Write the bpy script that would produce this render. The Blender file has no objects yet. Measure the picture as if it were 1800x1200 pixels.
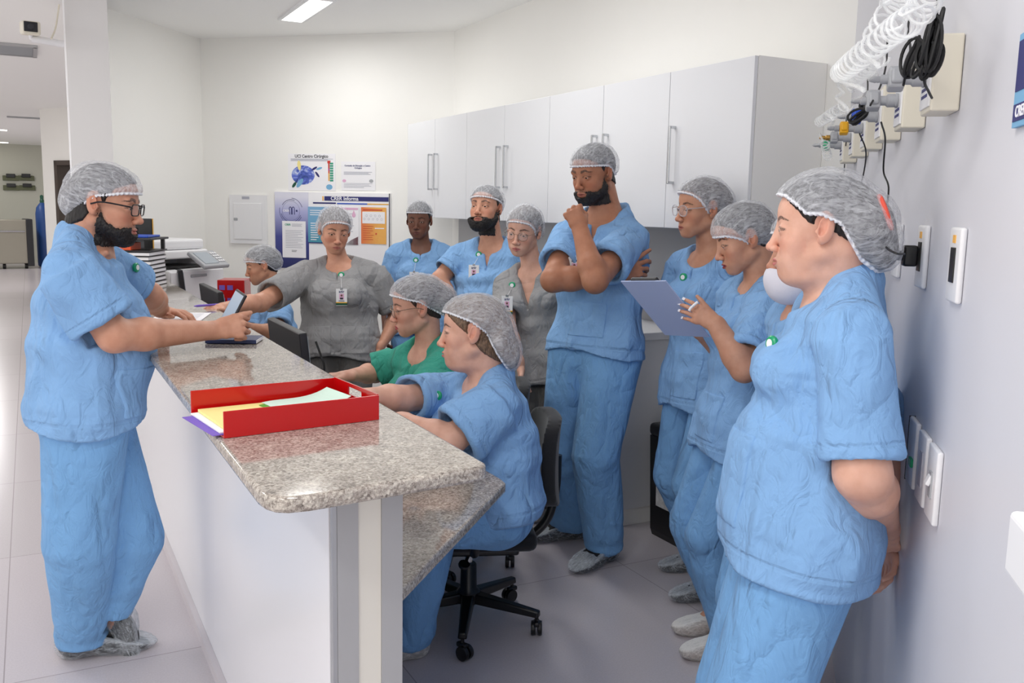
import bpy, bmesh, math
import numpy as np
from concurrent.futures import ThreadPoolExecutor
from mathutils import Vector, Matrix

SC = bpy.context.scene
COL = SC.collection
# ------------------------------------------------------------------ camera
# world frame: +y runs along the reception counter, +x across it towards the wall cabinets, z up, metres
FPX, PITCH, ROLL, YAW = 1609.2, .142879, .0197861, .483845
CAM = np.array([0., 0., 1.57])
_h = np.array([math.sin(YAW), math.cos(YAW), 0.])           # horizontal viewing direction
_r = np.array([math.cos(YAW), -math.sin(YAW), 0.])          # horizontal right
CF = _h * math.cos(PITCH) + np.array([0, 0, -math.sin(PITCH)])
_u = np.cross(_r, CF)
CR = math.cos(ROLL) * _r + math.sin(ROLL) * _u
CU = -math.sin(ROLL) * _r + math.cos(ROLL) * _u
cam = bpy.data.cameras.new('camera')
cam.sensor_width = 36; cam.sensor_fit = 'HORIZONTAL'; cam.lens = FPX / 1800 * 36
cam.clip_start = .05; cam.clip_end = 200
co = bpy.data.objects.new('camera', cam); COL.objects.link(co)
m = Matrix.Identity(4)
for i in range(3):
    m[i][0], m[i][1], m[i][2], m[i][3] = CR[i], CU[i], -CF[i], CAM[i]
co.matrix_world = m
SC.camera = co
SC.view_settings.view_transform = 'Standard'; SC.view_settings.look = 'None'
SC.view_settings.gamma = 1; SC.view_settings.use_curve_mapping = False
SC.view_settings.exposure = -1.0
SC.cycles.use_denoising = True
SC.cycles.adaptive_threshold = .02; SC.cycles.max_bounces = 8; SC.cycles.diffuse_bounces = 6; SC.cycles.glossy_bounces = 3
SC.cycles.transparent_max_bounces = 12; SC.cycles.sample_clamp_indirect = 6
# ------------------------------------------------------------------ world light
w = bpy.data.worlds.new('world'); SC.world = w; w.use_nodes = True
w.node_tree.nodes['Background'].inputs[0].default_value = (1, .975, .945, 1)
w.node_tree.nodes['Background'].inputs[1].default_value = 2.7

def area(name, loc, sx, sy, power, rotz=0, col=(1, .995, .975), spread=None):
    l = bpy.data.lights.new(name, 'AREA'); l.shape = 'RECTANGLE'; l.size = sx; l.size_y = sy
    l.energy = power; l.color = col
    if spread: l.spread = spread
    o = bpy.data.objects.new(name, l); COL.objects.link(o); o.location = loc
    o.rotation_euler = (0, 0, rotz); return o
CEIL = 2.93
LAMPS_AND_FILL = [  # x, y, length along y, power: strips seen in room and corridor; those out of view are added for brightness
    (1.78, 6.55, .75, 26), (1.70, 4.1, 1.2, 30), (.1, 1.0, 1.2, 40), (-1.2, 4.6, 1.2, 40), (-1.5, .6, 1.2, 50),
    (-1.6, 8.2, 1.2, 70), (-1.2, 13, 1.2, 90), (-.9, 19, 1.2, 100), (-1, 23.5, 1.2, 70)]
for x, y, L, pw in LAMPS_AND_FILL:
    area('ceiling_lamp_and_fill', (x, y, CEIL - .03), .3, L, pw)

def ray(x, y): return CF + CR * (x - 900) / FPX - CU * (y - 600) / FPX
def P(x, y, d): return CAM + ray(x, y) * d                    # point seen at x, y (photo px), d metres deep
def Zp(x, y, z): q = ray(x, y); return CAM + q * ((z - CAM[2]) / q[2])
def PL(x, y, n, c): q = ray(x, y); return CAM + q * ((c - CAM @ n) / (q @ n))
def pix(p):
    v = np.asarray(p) - CAM; d = v @ CF
    return 900 + FPX * (v @ CR) / d, 600 - FPX * (v @ CU) / d, d
def hdir(deg):                                                # horizontal direction; 0 = away from camera, 90 = to its right
    t = math.radians(deg); return math.cos(t) * _h + math.sin(t) * _r

# ------------------------------------------------------------------ materials
MATS = {}
def srgb(r, g, b): return tuple(((c / 255) / 12.92 if c <= 10 else ((c / 255 + .055) / 1.055) ** 2.4) for c in (r, g, b)) + (1,)
def mat(name, col, rough=.5, metal=0, emit=None, spec=None, noise=None, bump=None, trans=None, alpha=None, sheen=0, coat=0):
    """plain principled material; noise=(scale, amount) varies the colour, bump=(scale, strength, dist)"""
    m = bpy.data.materials.new(name); m.use_nodes = True; MATS[name] = m
    nt = m.node_tree; b = nt.nodes['Principled BSDF']
    c = srgb(*col); b.inputs['Base Color'].default_value = c
    b.inputs['Roughness'].default_value = rough; b.inputs['Metallic'].default_value = metal
    if spec is not None: b.inputs['Specular IOR Level'].default_value = spec
    if sheen: b.inputs['Sheen Weight'].default_value = sheen
    if coat: b.inputs['Coat Weight'].default_value = coat; b.inputs['Coat Roughness'].default_value = .1
    if emit: b.inputs['Emission Color'].default_value = c; b.inputs['Emission Strength'].default_value = emit
    if trans: b.inputs['Transmission Weight'].default_value = trans
    if alpha is not None: b.inputs['Alpha'].default_value = alpha
    tc = nt.nodes.new('ShaderNodeTexCoord')
    if noise:
        n = nt.nodes.new('ShaderNodeTexNoise'); n.inputs['Scale'].default_value = noise[0]; n.inputs['Detail'].default_value = 4
        nt.links.new(tc.outputs['Object'], n.inputs['Vector'])
        r = nt.nodes.new('ShaderNodeMapRange'); r.inputs['From Min'].default_value = .3; r.inputs['From Max'].default_value = .7
        r.inputs['To Min'].default_value = 1 - noise[1]; r.inputs['To Max'].default_value = 1 + noise[1]
        nt.links.new(n.outputs['Fac'], r.inputs['Value'])
        mx = nt.nodes.new('ShaderNodeVectorMath'); mx.operation = 'SCALE'; mx.inputs[0].default_value = c[:3]
        nt.links.new(r.outputs[0], mx.inputs['Scale']); nt.links.new(mx.outputs[0], b.inputs['Base Color'])
    if bump:
        n = nt.nodes.new('ShaderNodeTexNoise'); n.inputs['Scale'].default_value = bump[0]; n.inputs['Detail'].default_value = 3
        nt.links.new(tc.outputs['Object'], n.inputs['Vector'])
        bp = nt.nodes.new('ShaderNodeBump'); bp.inputs['Strength'].default_value = bump[1]; bp.inputs['Distance'].default_value = bump[2]
        nt.links.new(n.outputs['Fac'], bp.inputs['Height']); nt.links.new(bp.outputs[0], b.inputs['Normal'])
    return m

def nodes(m): return m.node_tree.nodes, m.node_tree.links
def N(m, typ, **kw):
    n = m.node_tree.nodes.new(typ)
    for k, v in kw.items():
        if isinstance(k, str) and k.startswith('i_'): n.inputs[k[2:].replace('_', ' ')].default_value = v
        else: setattr(n, k, v)
    return n
def ramp(m, src, stops, interp='LINEAR'):
    r = m.node_tree.nodes.new('ShaderNodeValToRGB'); r.color_ramp.interpolation = interp
    e = r.color_ramp.elements
    while len(e) < len(stops): e.new(.5)
    for k, (p, c) in enumerate(stops): e[k].position = p; e[k].color = c
    m.node_tree.links.new(src, r.inputs['Fac']); return r

def granite():
    m = mat('granite', (150, 145, 140), .07, spec=.6); ns, L = nodes(m); b = ns['Principled BSDF']
    tc = N(m, 'ShaderNodeTexCoord')
    n1 = N(m, 'ShaderNodeTexNoise', i_Scale=190., i_Detail=4., i_Roughness=.75)
    n2 = N(m, 'ShaderNodeTexVoronoi', i_Scale=165.)
    n3 = N(m, 'ShaderNodeTexNoise', i_Scale=22., i_Detail=3.)
    for n in (n1, n2, n3): L.new(tc.outputs['Object'], n.inputs['Vector'])
    a = ramp(m, n1.outputs['Fac'], [(.34, srgb(62, 55, 52)), (.47, srgb(140, 132, 124)), (.60, srgb(205, 199, 190))])
    c = ramp(m, n2.outputs['Color'], [(.0, srgb(78, 70, 66)), (.35, srgb(160, 150, 143)), (.8, srgb(222, 217, 208))])
    mx = N(m, 'ShaderNodeMix', data_type='RGBA'); mx.inputs[0].default_value = .45
    L.new(a.outputs[0], mx.inputs[6]); L.new(c.outputs[0], mx.inputs[7])
    d = ramp(m, n3.outputs['Fac'], [(.3, (.78, .76, .75, 1)), (.7, (1.1, 1.08, 1.05, 1))])
    mm = N(m, 'ShaderNodeMix', data_type='RGBA', blend_type='MULTIPLY'); mm.inputs[0].default_value = 1
    L.new(mx.outputs[2], mm.inputs[6]); L.new(d.outputs[0], mm.inputs[7]); L.new(mm.outputs[2], b.inputs['Base Color'])
    return m
def floor_mat():
    m = mat('vinyl_floor', (204, 198, 201), .22, spec=.45); ns, L = nodes(m); b = ns['Principled BSDF']
    tc = N(m, 'ShaderNodeTexCoord')
    br = N(m, 'ShaderNodeTexBrick', offset=.0, squash=1.)
    br.inputs['Color1'].default_value = srgb(198, 191, 196); br.inputs['Color2'].default_value = srgb(194, 188, 192)
    br.inputs['Mortar'].default_value = srgb(160, 152, 156); br.inputs['Scale'].default_value = 1
    br.inputs['Mortar Size'].default_value = .0022; br.inputs['Brick Width'].default_value = 1.22; br.inputs['Row Height'].default_value = 1.22
    mp = N(m, 'ShaderNodeMapping'); mp.inputs['Location'].default_value = (.15, .42, 0)
    L.new(tc.outputs['Object'], mp.inputs[0]); L.new(mp.outputs[0], br.inputs['Vector'])
    n = N(m, 'ShaderNodeTexNoise', i_Scale=160., i_Detail=3.); L.new(tc.outputs['Object'], n.inputs['Vector'])
    r = ramp(m, n.outputs['Fac'], [(.3, (.95, .95, .95, 1)), (.7, (1.04, 1.04, 1.04, 1))])
    mm = N(m, 'ShaderNodeMix', data_type='RGBA', blend_type='MULTIPLY'); mm.inputs[0].default_value = 1
    L.new(br.outputs['Color'], mm.inputs[6]); L.new(r.outputs[0], mm.inputs[7]); L.new(mm.outputs[2], b.inputs['Base Color'])
    return m
granite(); floor_mat()
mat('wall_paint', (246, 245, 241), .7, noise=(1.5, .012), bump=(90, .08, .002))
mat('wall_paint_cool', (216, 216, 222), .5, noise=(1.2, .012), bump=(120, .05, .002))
mat('column_paint', (205, 204, 204), .6)
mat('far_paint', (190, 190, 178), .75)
mat('ceiling_paint', (250, 250, 248), .8)
mat('laminate', (230, 231, 234), .28)
mat('laminate_edge', (244, 243, 240), .4)
mat('counter_laminate', (232, 232, 236), .22)
mat('aluminium', (176, 178, 182), .35, metal=.6)
mat('grey_trim', (172, 172, 174), .45)
mat('cream_trim', (226, 222, 212), .5)
mat('chrome', (200, 202, 205), .22, metal=1)
mat('steel', (165, 160, 148), .4, metal=.7)
mat('white_plastic', (236, 236, 238), .35)
mat('grey_plastic', (168, 170, 174), .4)
mat('dark_plastic', (38, 38, 42), .4)
mat('black_plastic', (16, 16, 18), .35)
mat('black_rubber', (14, 14, 16), .6)
mat('black_fabric', (22, 22, 25), .9, noise=(300, .3), sheen=.2)
mat('beige_plastic', (226, 220, 203), .45)
mat('red_acrylic', (190, 8, 12), .22, coat=.2)
mat('paper', (244, 243, 246), .7)
mat('yellow_paper', (242, 228, 150), .7)
mat('green_paper', (84, 160, 44), .6)
mat('mint_paper', (206, 232, 218), .6)
mat('purple_paper', (120, 92, 190), .7)
mat('navy', (36, 48, 92), .45)
mat('screen_grey', (150, 158, 166), .12, emit=.25)
mat('page_screen', (186, 200, 214), .2, emit=.18)
mat('lamp_glow', (255, 252, 245), .5, emit=9)
mat('far_glow', (255, 250, 240), .5, emit=6)
mat('blue_plastic', (28, 78, 190), .35)
mat('cylinder_blue', (36, 74, 138), .45)
mat('yellow_plastic', (232, 172, 18), .35)
mat('green_plastic', (16, 160, 108), .3)
mat('dark_green', (20, 80, 60), .4)
mat('coral_band', (236, 92, 72), .6)
mat('orange', (214, 82, 36), .5)
mat('brass', (190, 150, 80), .3, metal=.8)
mat('hose_plastic', (240, 242, 242), .15, alpha=.42)
mat('door_dark', (70, 58, 50), .5)
mat('green_grey', (92, 96, 70), .6)
mat('ink', (60, 60, 70), .7)
mat('ink_light', (176, 178, 190), .7)
mat('ink_navy', (42, 44, 110), .6)
mat('white_ink', (245, 245, 250), .6)
mat('magenta', (190, 60, 130), .6)
mat('maroon', (120, 40, 62), .6)
mat('pink', (226, 178, 208), .6)
mat('teal', (70, 140, 160), .6)
mat('sky_blue', (120, 176, 214), .6)
mat('red_ink', (206, 60, 48), .6)
mat('amber', (236, 180, 90), .6)
mat('green_ink', (60, 160, 130), .6)
mat('skin_photo', (120, 84, 72), .6)
mat('lens_glass', (235, 240, 245), .05, alpha=.12)
mat('clear_plastic', (225, 232, 236), .1, alpha=.35)
mat('mask_fabric', (226, 224, 234), .8, bump=(160, .2, .002))
mat('clipboard_back', (176, 190, 226), .3)
mat('bin_label', (214, 214, 212), .5, noise=(28, .25))
mat('glasses_frame', (20, 18, 20), .25)
mat('glasses_metal', (130, 112, 98), .25, metal=.7)
mat('glasses_clear', (196, 190, 194), .15, alpha=.65)
mat('floor_coving', (205, 198, 202), .35)
mat('nail_white', (244, 240, 244), .2)

def gradient_mat(name, stops, axis='Z', lo=0, hi=1, rough=.5):
    m = mat(name, (255, 255, 255), rough); ns, L = nodes(m)
    tc = N(m, 'ShaderNodeTexCoord'); s = N(m, 'ShaderNodeSeparateXYZ'); r = N(m, 'ShaderNodeMapRange')
    L.new(tc.outputs['Object'], s.inputs[0]); L.new(s.outputs[axis], r.inputs['Value'])
    r.inputs['From Min'].default_value = lo; r.inputs['From Max'].default_value = hi
    c = ramp(m, r.outputs[0], stops); L.new(c.outputs[0], ns['Principled BSDF'].inputs['Base Color']); return m
gradient_mat('board_blue', [(0, srgb(30, 36, 92)), (.45, srgb(70, 76, 150)), (.8, srgb(176, 178, 220)), (1, srgb(226, 226, 240))], 'Z', 0, .59)
gradient_mat('orange_sheet', [(0, srgb(228, 120, 70)), (1, srgb(240, 178, 90))], 'X', .0, .15)
gradient_mat('blue_sheet', [(0, srgb(70, 150, 168)), (.5, srgb(110, 170, 205)), (1, srgb(130, 176, 214))], 'Z', 0, .3)

def cloth(name, col, dark=.07):
    m = mat(name, col, .85, sheen=.05, spec=.15); ns, L = nodes(m); b = ns['Principled BSDF']
    tc = N(m, 'ShaderNodeTexCoord')
    n1 = N(m, 'ShaderNodeTexNoise', i_Scale=5., i_Detail=2.5, i_Roughness=.5, i_Distortion=.5)
    n2 = N(m, 'ShaderNodeTexNoise', i_Scale=17., i_Detail=3., i_Roughness=.5, i_Distortion=1.)
    n3 = N(m, 'ShaderNodeTexNoise', i_Scale=700., i_Detail=1.)
    mp = N(m, 'ShaderNodeMapping'); mp.inputs['Scale'].default_value = (1.2, 1.2, .7); mp.inputs['Rotation'].default_value = (.2, .3, 0)
    L.new(tc.outputs['Object'], mp.inputs[0])
    for n in (n1, n2): L.new(mp.outputs[0], n.inputs['Vector'])
    L.new(tc.outputs['Object'], n3.inputs['Vector'])
    def ridge(n):
        a = N(m, 'ShaderNodeMath', operation='SUBTRACT'); a.inputs[1].default_value = .5; L.new(n.outputs['Fac'], a.inputs[0])
        c = N(m, 'ShaderNodeMath', operation='ABSOLUTE'); L.new(a.outputs[0], c.inputs[0]); return c
    r1, r2 = ridge(n1), ridge(n2)
    b1 = N(m, 'ShaderNodeBump'); b1.inputs['Strength'].default_value = .8; b1.inputs['Distance'].default_value = .08
    b2 = N(m, 'ShaderNodeBump'); b2.inputs['Strength'].default_value = .6; b2.inputs['Distance'].default_value = .022
    b3 = N(m, 'ShaderNodeBump'); b3.inputs['Strength'].default_value = .35; b3.inputs['Distance'].default_value = .0012
    at = N(m, 'ShaderNodeAttribute', attribute_name='seam')
    b4 = N(m, 'ShaderNodeBump'); b4.inputs['Strength'].default_value = .8; b4.inputs['Distance'].default_value = .004; b4.invert = True
    L.new(at.outputs['Fac'], b4.inputs['Height'])
    L.new(r1.outputs[0], b1.inputs['Height']); L.new(r2.outputs[0], b2.inputs['Height']); L.new(n3.outputs['Fac'], b3.inputs['Height'])
    L.new(b1.outputs[0], b2.inputs['Normal']); L.new(b2.outputs[0], b3.inputs['Normal']); L.new(b3.outputs[0], b4.inputs['Normal']); L.new(b4.outputs[0], b.inputs['Normal'])
    n4 = N(m, 'ShaderNodeTexNoise', i_Scale=4., i_Detail=6., i_Roughness=.65); L.new(tc.outputs['Object'], n4.inputs['Vector'])
    c = srgb(*col)
    r = ramp(m, n4.outputs['Fac'], [(.3, tuple(x * (1 - dark) for x in c[:3]) + (1,)), (.7, tuple(min(1, x * (1 + dark)) for x in c[:3]) + (1,))])
    L.new(r.outputs[0], b.inputs['Base Color']); return m
cloth('blue_scrub', (133, 175, 221)); cloth('blue_trouser', (122, 170, 218)); cloth('grey_scrub', (150, 150, 151)); cloth('dark_grey_trouser', (104, 102, 100))
cloth('green_scrub', (62, 154, 134)); cloth('navy_trim', (40, 60, 110))

def skin(name, col, lip, brow=(46, 32, 28), stub=0.):
    m = mat(name, col, .48, spec=.35); ns, L = nodes(m); b = ns['Principled BSDF']
    tc = N(m, 'ShaderNodeTexCoord')
    n = N(m, 'ShaderNodeTexNoise', i_Scale=28., i_Detail=5.); L.new(tc.outputs['Object'], n.inputs['Vector'])
    c = srgb(*col)
    r = ramp(m, n.outputs['Fac'], [(.3, (c[0] * .90, c[1] * .84, c[2] * .82, 1)), (.7, (min(1, c[0] * 1.06), c[1] * 1.08, c[2] * 1.1, 1))])
    cur = r.outputs[0]
    hn = N(m, 'ShaderNodeTexNoise', i_Scale=420., i_Detail=2.); L.new(tc.outputs['Object'], hn.inputs['Vector'])
    for an, cc, amt, noisy in (('warm', (c[0] * .95, c[1] * .62, c[2] * .58, 1), .5, 0), ('lip', srgb(*lip), .85, 0), ('brow', srgb(*brow), .95, 1), ('stub', srgb(*brow), stub, 1)):
        at = N(m, 'ShaderNodeAttribute', attribute_name=an)
        f = N(m, 'ShaderNodeMath', operation='MULTIPLY', use_clamp=True); L.new(at.outputs['Fac'], f.inputs[0]); f.inputs[1].default_value = amt
        if noisy:
            g = N(m, 'ShaderNodeMapRange'); g.inputs['From Min'].default_value = .35; g.inputs['From Max'].default_value = .6
            g.inputs['To Min'].default_value = .45; g.inputs['To Max'].default_value = 1.1; L.new(hn.outputs['Fac'], g.inputs['Value'])
            f2 = N(m, 'ShaderNodeMath', operation='MULTIPLY', use_clamp=True); L.new(f.outputs[0], f2.inputs[0]); L.new(g.outputs[0], f2.inputs[1]); f = f2
        mx = N(m, 'ShaderNodeMix', data_type='RGBA'); L.new(f.outputs[0], mx.inputs[0]); L.new(cur, mx.inputs[6]); mx.inputs[7].default_value = cc
        cur = mx.outputs[2]
    L.new(cur, b.inputs['Base Color'])
    b.inputs['Subsurface Weight'].default_value = .12; b.inputs['Subsurface Radius'].default_value = (.01, .004, .002); b.inputs['Subsurface Scale'].default_value = .5
    bp = N(m, 'ShaderNodeBump'); bp.inputs['Strength'].default_value = .25; bp.inputs['Distance'].default_value = .001
    n2 = N(m, 'ShaderNodeTexNoise', i_Scale=260., i_Detail=2.); L.new(tc.outputs['Object'], n2.inputs['Vector'])
    L.new(n2.outputs['Fac'], bp.inputs['Height']); L.new(bp.outputs[0], b.inputs['Normal']); return m
skin('skin_tan', (205, 152, 126), (176, 104, 96), stub=.5)
skin('skin_fair', (222, 174, 152), (188, 104, 104))
skin('skin_red_lip', (214, 164, 142), (168, 40, 62))
skin('skin_brown', (176, 122, 94), (150, 86, 78), stub=.6)
skin('skin_olive', (196, 144, 116), (160, 92, 84))
skin('skin_wine_lip', (198, 148, 122), (128, 24, 50))
skin('skin_dark', (116, 78, 62), (112, 66, 60), (24, 18, 16))
def hair_mat(name, col):
    m = mat(name, col, .55); ns, L = nodes(m); b = ns['Principled BSDF']; tc = N(m, 'ShaderNodeTexCoord')
    mp = N(m, 'ShaderNodeMapping'); mp.inputs['Scale'].default_value = (1, 1, .25); L.new(tc.outputs['Object'], mp.inputs[0])
    n = N(m, 'ShaderNodeTexNoise', i_Scale=330., i_Detail=3.); L.new(mp.outputs[0], n.inputs['Vector']); c = srgb(*col)
    r = ramp(m, n.outputs['Fac'], [(.35, tuple(x * .5 for x in c[:3]) + (1,)), (.7, tuple(x * 1.7 for x in c[:3]) + (1,))]); L.new(r.outputs[0], b.inputs['Base Color'])
    bp = N(m, 'ShaderNodeBump'); bp.inputs['Strength'].default_value = .7; bp.inputs['Distance'].default_value = .003
    L.new(n.outputs['Fac'], bp.inputs['Height']); L.new(bp.outputs[0], b.inputs['Normal']); return m
hair_mat('hair_black', (26, 22, 22)); hair_mat('hair_brown', (58, 42, 34)); hair_mat('hair_light', (112, 88, 68))
def sheer(name, a0, a1, col=(236, 238, 244)):
    """thin crinkled non-woven fabric: lets what is beneath show through, denser in its creases"""
    m = mat(name, col, .75); ns, L = nodes(m); b = ns['Principled BSDF']
    at = N(m, 'ShaderNodeAttribute', attribute_name='loc')
    mp = N(m, 'ShaderNodeMapping'); mp.inputs['Scale'].default_value = (1.6, .35, .9); mp.inputs['Rotation'].default_value = (.4, .2, .3); L.new(at.outputs['Vector'], mp.inputs[0])
    n = N(m, 'ShaderNodeTexNoise', i_Scale=120., i_Detail=4., i_Roughness=.7, i_Distortion=.6); L.new(mp.outputs[0], n.inputs['Vector'])
    n2 = N(m, 'ShaderNodeTexNoise', i_Scale=26., i_Detail=3., i_Distortion=.6); L.new(mp.outputs[0], n2.inputs['Vector'])
    s = N(m, 'ShaderNodeMath', operation='SUBTRACT'); s.inputs[1].default_value = .5; L.new(n2.outputs['Fac'], s.inputs[0])
    ab = N(m, 'ShaderNodeMath', operation='ABSOLUTE'); L.new(s.outputs[0], ab.inputs[0])
    r2 = N(m, 'ShaderNodeMapRange'); r2.inputs['From Min'].default_value = 0; r2.inputs['From Max'].default_value = .03; r2.inputs['To Min'].default_value = .18; r2.inputs['To Max'].default_value = 0; L.new(ab.outputs[0], r2.inputs['Value'])
    r = N(m, 'ShaderNodeMapRange'); r.inputs['From Min'].default_value = .38; r.inputs['From Max'].default_value = .66; r.inputs['To Min'].default_value = a0; r.inputs['To Max'].default_value = a1; L.new(n.outputs['Fac'], r.inputs['Value'])
    ad = N(m, 'ShaderNodeMath', operation='ADD'); L.new(r.outputs[0], ad.inputs[0]); L.new(r2.outputs[0], ad.inputs[1])
    e = N(m, 'ShaderNodeAttribute', attribute_name='edge'); ad2 = N(m, 'ShaderNodeMath', operation='ADD', use_clamp=True); L.new(ad.outputs[0], ad2.inputs[0]); L.new(e.outputs['Fac'], ad2.inputs[1])
    L.new(ad2.outputs[0], b.inputs['Alpha'])
    bp = N(m, 'ShaderNodeBump'); bp.inputs['Strength'].default_value = .7; bp.inputs['Distance'].default_value = .004
    L.new(n.outputs['Fac'], bp.inputs['Height']); L.new(bp.outputs[0], b.inputs['Normal']); return m
sheer('cap_fabric', .24, .50); sheer('shoe_cover_fabric', .10, .42, (206, 212, 218)); sheer('white_cover_fabric', .5, .85, (228, 226, 222))
def eye_mat():
    m = mat('eye_ball', (225, 218, 212), .12); ns, L = nodes(m)
    at = N(m, 'ShaderNodeAttribute', attribute_name='gaze')
    r = ramp(m, at.outputs['Fac'], [(0, srgb(224, 214, 208)), (.865, srgb(214, 204, 198)), (.885, srgb(40, 24, 16)), (.965, srgb(70, 42, 26)), (.975, srgb(6, 5, 5))])
    L.new(r.outputs[0], ns['Principled BSDF'].inputs['Base Color'])
eye_mat()
# ------------------------------------------------------------------ mesh helpers
def link(name, me, mt, parent=None, smooth=False):
    o = bpy.data.objects.new(name, me); COL.objects.link(o)
    if mt: me.materials.append(MATS[mt] if isinstance(mt, str) else mt)
    if parent is not None: o.parent = parent
    if smooth: me.polygons.foreach_set('use_smooth', np.ones(len(me.polygons), dtype=bool))
    return o
def tag(o, label, cat, group=None):
    o['label'] = label; o['category'] = cat
    if group: o['group'] = group
    return o
def thing(name, label, cat, loc=(0, 0, 0), rz=0, group=None, rot=None):
    o = bpy.data.objects.new(name, None); COL.objects.link(o); o.location = [float(v) for v in loc]
    o.empty_display_size = .1
    o.rotation_euler = rot if rot else (0, 0, rz); return tag(o, label, cat, group)
def structure(o): o['kind'] = 'structure'; return o
def rotm(rx=0, ry=0, rz=0): return np.array((Matrix.Rotation(rz, 3, 'Z') @ Matrix.Rotation(ry, 3, 'Y') @ Matrix.Rotation(rx, 3, 'X')))
class MB:
    """collects shapes into one mesh"""
    def __init__(s): s.v = []; s.f = []; s.sm = False
    def add(s, v, f):
        n = len(s.v); s.v += [tuple(map(float, p)) for p in v]; s.f += [tuple(n + i for i in q) for q in f]; return s
    def box(s, c, size, R=None, bev=0):
        hx, hy, hz = [q / 2 for q in size]; c = np.array(c, float)
        if bev:
            bm = bmesh.new(); bmesh.ops.create_cube(bm, size=1)
            for v in bm.verts: v.co = Vector((v.co.x * size[0], v.co.y * size[1], v.co.z * size[2]))
            bmesh.ops.bevel(bm, geom=bm.edges[:], offset=min(bev, hx * .98, hy * .98, hz * .98), segments=3, affect='EDGES', profile=.5)
            vs = np.array([v.co[:] for v in bm.verts]); fs = [[v.index for v in f.verts] for f in bm.faces]; bm.verts.index_update(); bm.free()
        else:
            vs = np.array([(x, y, z) for x in (-hx, hx) for y in (-hy, hy) for z in (-hz, hz)])
            fs = [(0, 1, 3, 2), (4, 6, 7, 5), (0, 4, 5, 1), (2, 3, 7, 6), (0, 2, 6, 4), (1, 5, 7, 3)]
        if R is not None: vs = vs @ np.asarray(R).T
        return s.add(vs + c, fs)
    def box2(s, lo, hi, bev=0): lo = np.array(lo, float); hi = np.array(hi, float); return s.box((lo + hi) / 2, hi - lo, None, bev)
    def prism(s, poly, z0, z1):
        n = len(poly); v = [(x, y, z0) for x, y in poly] + [(x, y, z1) for x, y in poly]
        f = [tuple(range(n))[::-1], tuple(range(n, 2 * n))] + [(i, (i + 1) % n, n + (i + 1) % n, n + i) for i in range(n)]
        return s.add(v, f)
    def lathe(s, prof, c=(0, 0, 0), n=24, R=None, cap=True):
        v = []; f = []
        for r, z in prof:
            for k in range(n): t = 2 * math.pi * k / n; v.append((r * math.cos(t), r * math.sin(t), z))
        for j in range(len(prof) - 1):
            for k in range(n): a = j * n + k; b = j * n + (k + 1) % n; f.append((a, b, b + n, a + n))
        if cap: f.append(tuple(range(n))[::-1]); f.append(tuple(range((len(prof) - 1) * n, len(prof) * n)))
        v = np.array(v)
        if R is not None: v = v @ np.asarray(R).T
        return s.add(v + np.array(c, float), f)
    def tube(s, pts, r, n=8, closed=False):
        pts = [np.array(p, float) for p in pts]; m = len(pts); v = []; f = []
        rs = r if hasattr(r, '__len__') else [r] * m
        prev = None
        for i, p in enumerate(pts):
            a = pts[(i - 1) % m] if (closed or i) else p; b = pts[(i + 1) % m] if (closed or i < m - 1) else p
            t = b - a; t /= np.linalg.norm(t) + 1e-12
            if prev is None: prev = np.cross(t, (0, 0, 1) if abs(t[2]) < .9 else (1, 0, 0))
            e = prev - t * (prev @ t); e /= np.linalg.norm(e) + 1e-12; prev = e; g = np.cross(t, e)
            for k in range(n): q = 2 * math.pi * k / n; v.append(p + rs[i] * (math.cos(q) * e + math.sin(q) * g))
        for i in range(m if closed else m - 1):
            for k in range(n): a = i * n + k; b = i * n + (k + 1) % n; c = ((i + 1) % m) * n; f.append((a, b, c + (k + 1) % n, c + k))
        if not closed: f.append(tuple(range(n))[::-1]); f.append(tuple(range((m - 1) * n, m * n)))
        return s.add(v, f)
    def smooth(s): s.sm = True; return s
    def build(s, name, mt, parent=None, bevel=0):
        me = bpy.data.meshes.new(name); me.from_pydata(s.v, [], s.f); me.validate()
        bm = bmesh.new(); bm.from_mesh(me); bmesh.ops.recalc_face_normals(bm, faces=bm.faces[:]); bm.to_mesh(me); bm.free()
        o = link(name, me, mt, parent, s.sm)
        if s.sm: me.set_sharp_from_angle(angle=math.radians(40))
        if bevel:
            b = o.modifiers.new('b', 'BEVEL'); b.width = bevel; b.segments = 3; b.limit_method = 'ANGLE'; b.harden_normals = False
            me.polygons.foreach_set('use_smooth', np.ones(len(me.polygons), dtype=bool)); me.set_sharp_from_angle(angle=math.radians(50))
        return o
def curve_pts(ctrl, n=12):
    """Catmull-Rom through control points"""
    c = [np.array(p, float) for p in ctrl]; c = [2 * c[0] - c[1]] + c + [2 * c[-1] - c[-2]]; out = []
    for i in range(1, len(c) - 2):
        for k in range(n):
            t = k / n; a, b, d, e = c[i - 1], c[i], c[i + 1], c[i + 2]
            out.append(.5 * ((2 * b) + (d - a) * t + (2 * a - 5 * b + 4 * d - e) * t * t + (3 * b - a - 3 * d + e) * t ** 3))
    return out + [c[-2]]
def text(name, s, size, mt, parent, loc, rot, bold=0, ext=.0006, align='CENTER', sx=1.):
    cu = bpy.data.curves.new(name, 'FONT'); cu.body = s; cu.size = size; cu.extrude = ext; cu.align_x = align; cu.align_y = 'CENTER'; cu.offset = bold
    cu.resolution_u = 3
    t = bpy.data.objects.new('t', cu); COL.objects.link(t)
    me = bpy.data.meshes.new_from_object(t.evaluated_get(bpy.context.evaluated_depsgraph_get())); bpy.data.objects.remove(t)
    o = link(name, me, mt, parent); o.location = loc; o.rotation_euler = rot; o.scale = (sx, 1, 1); return o

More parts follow.
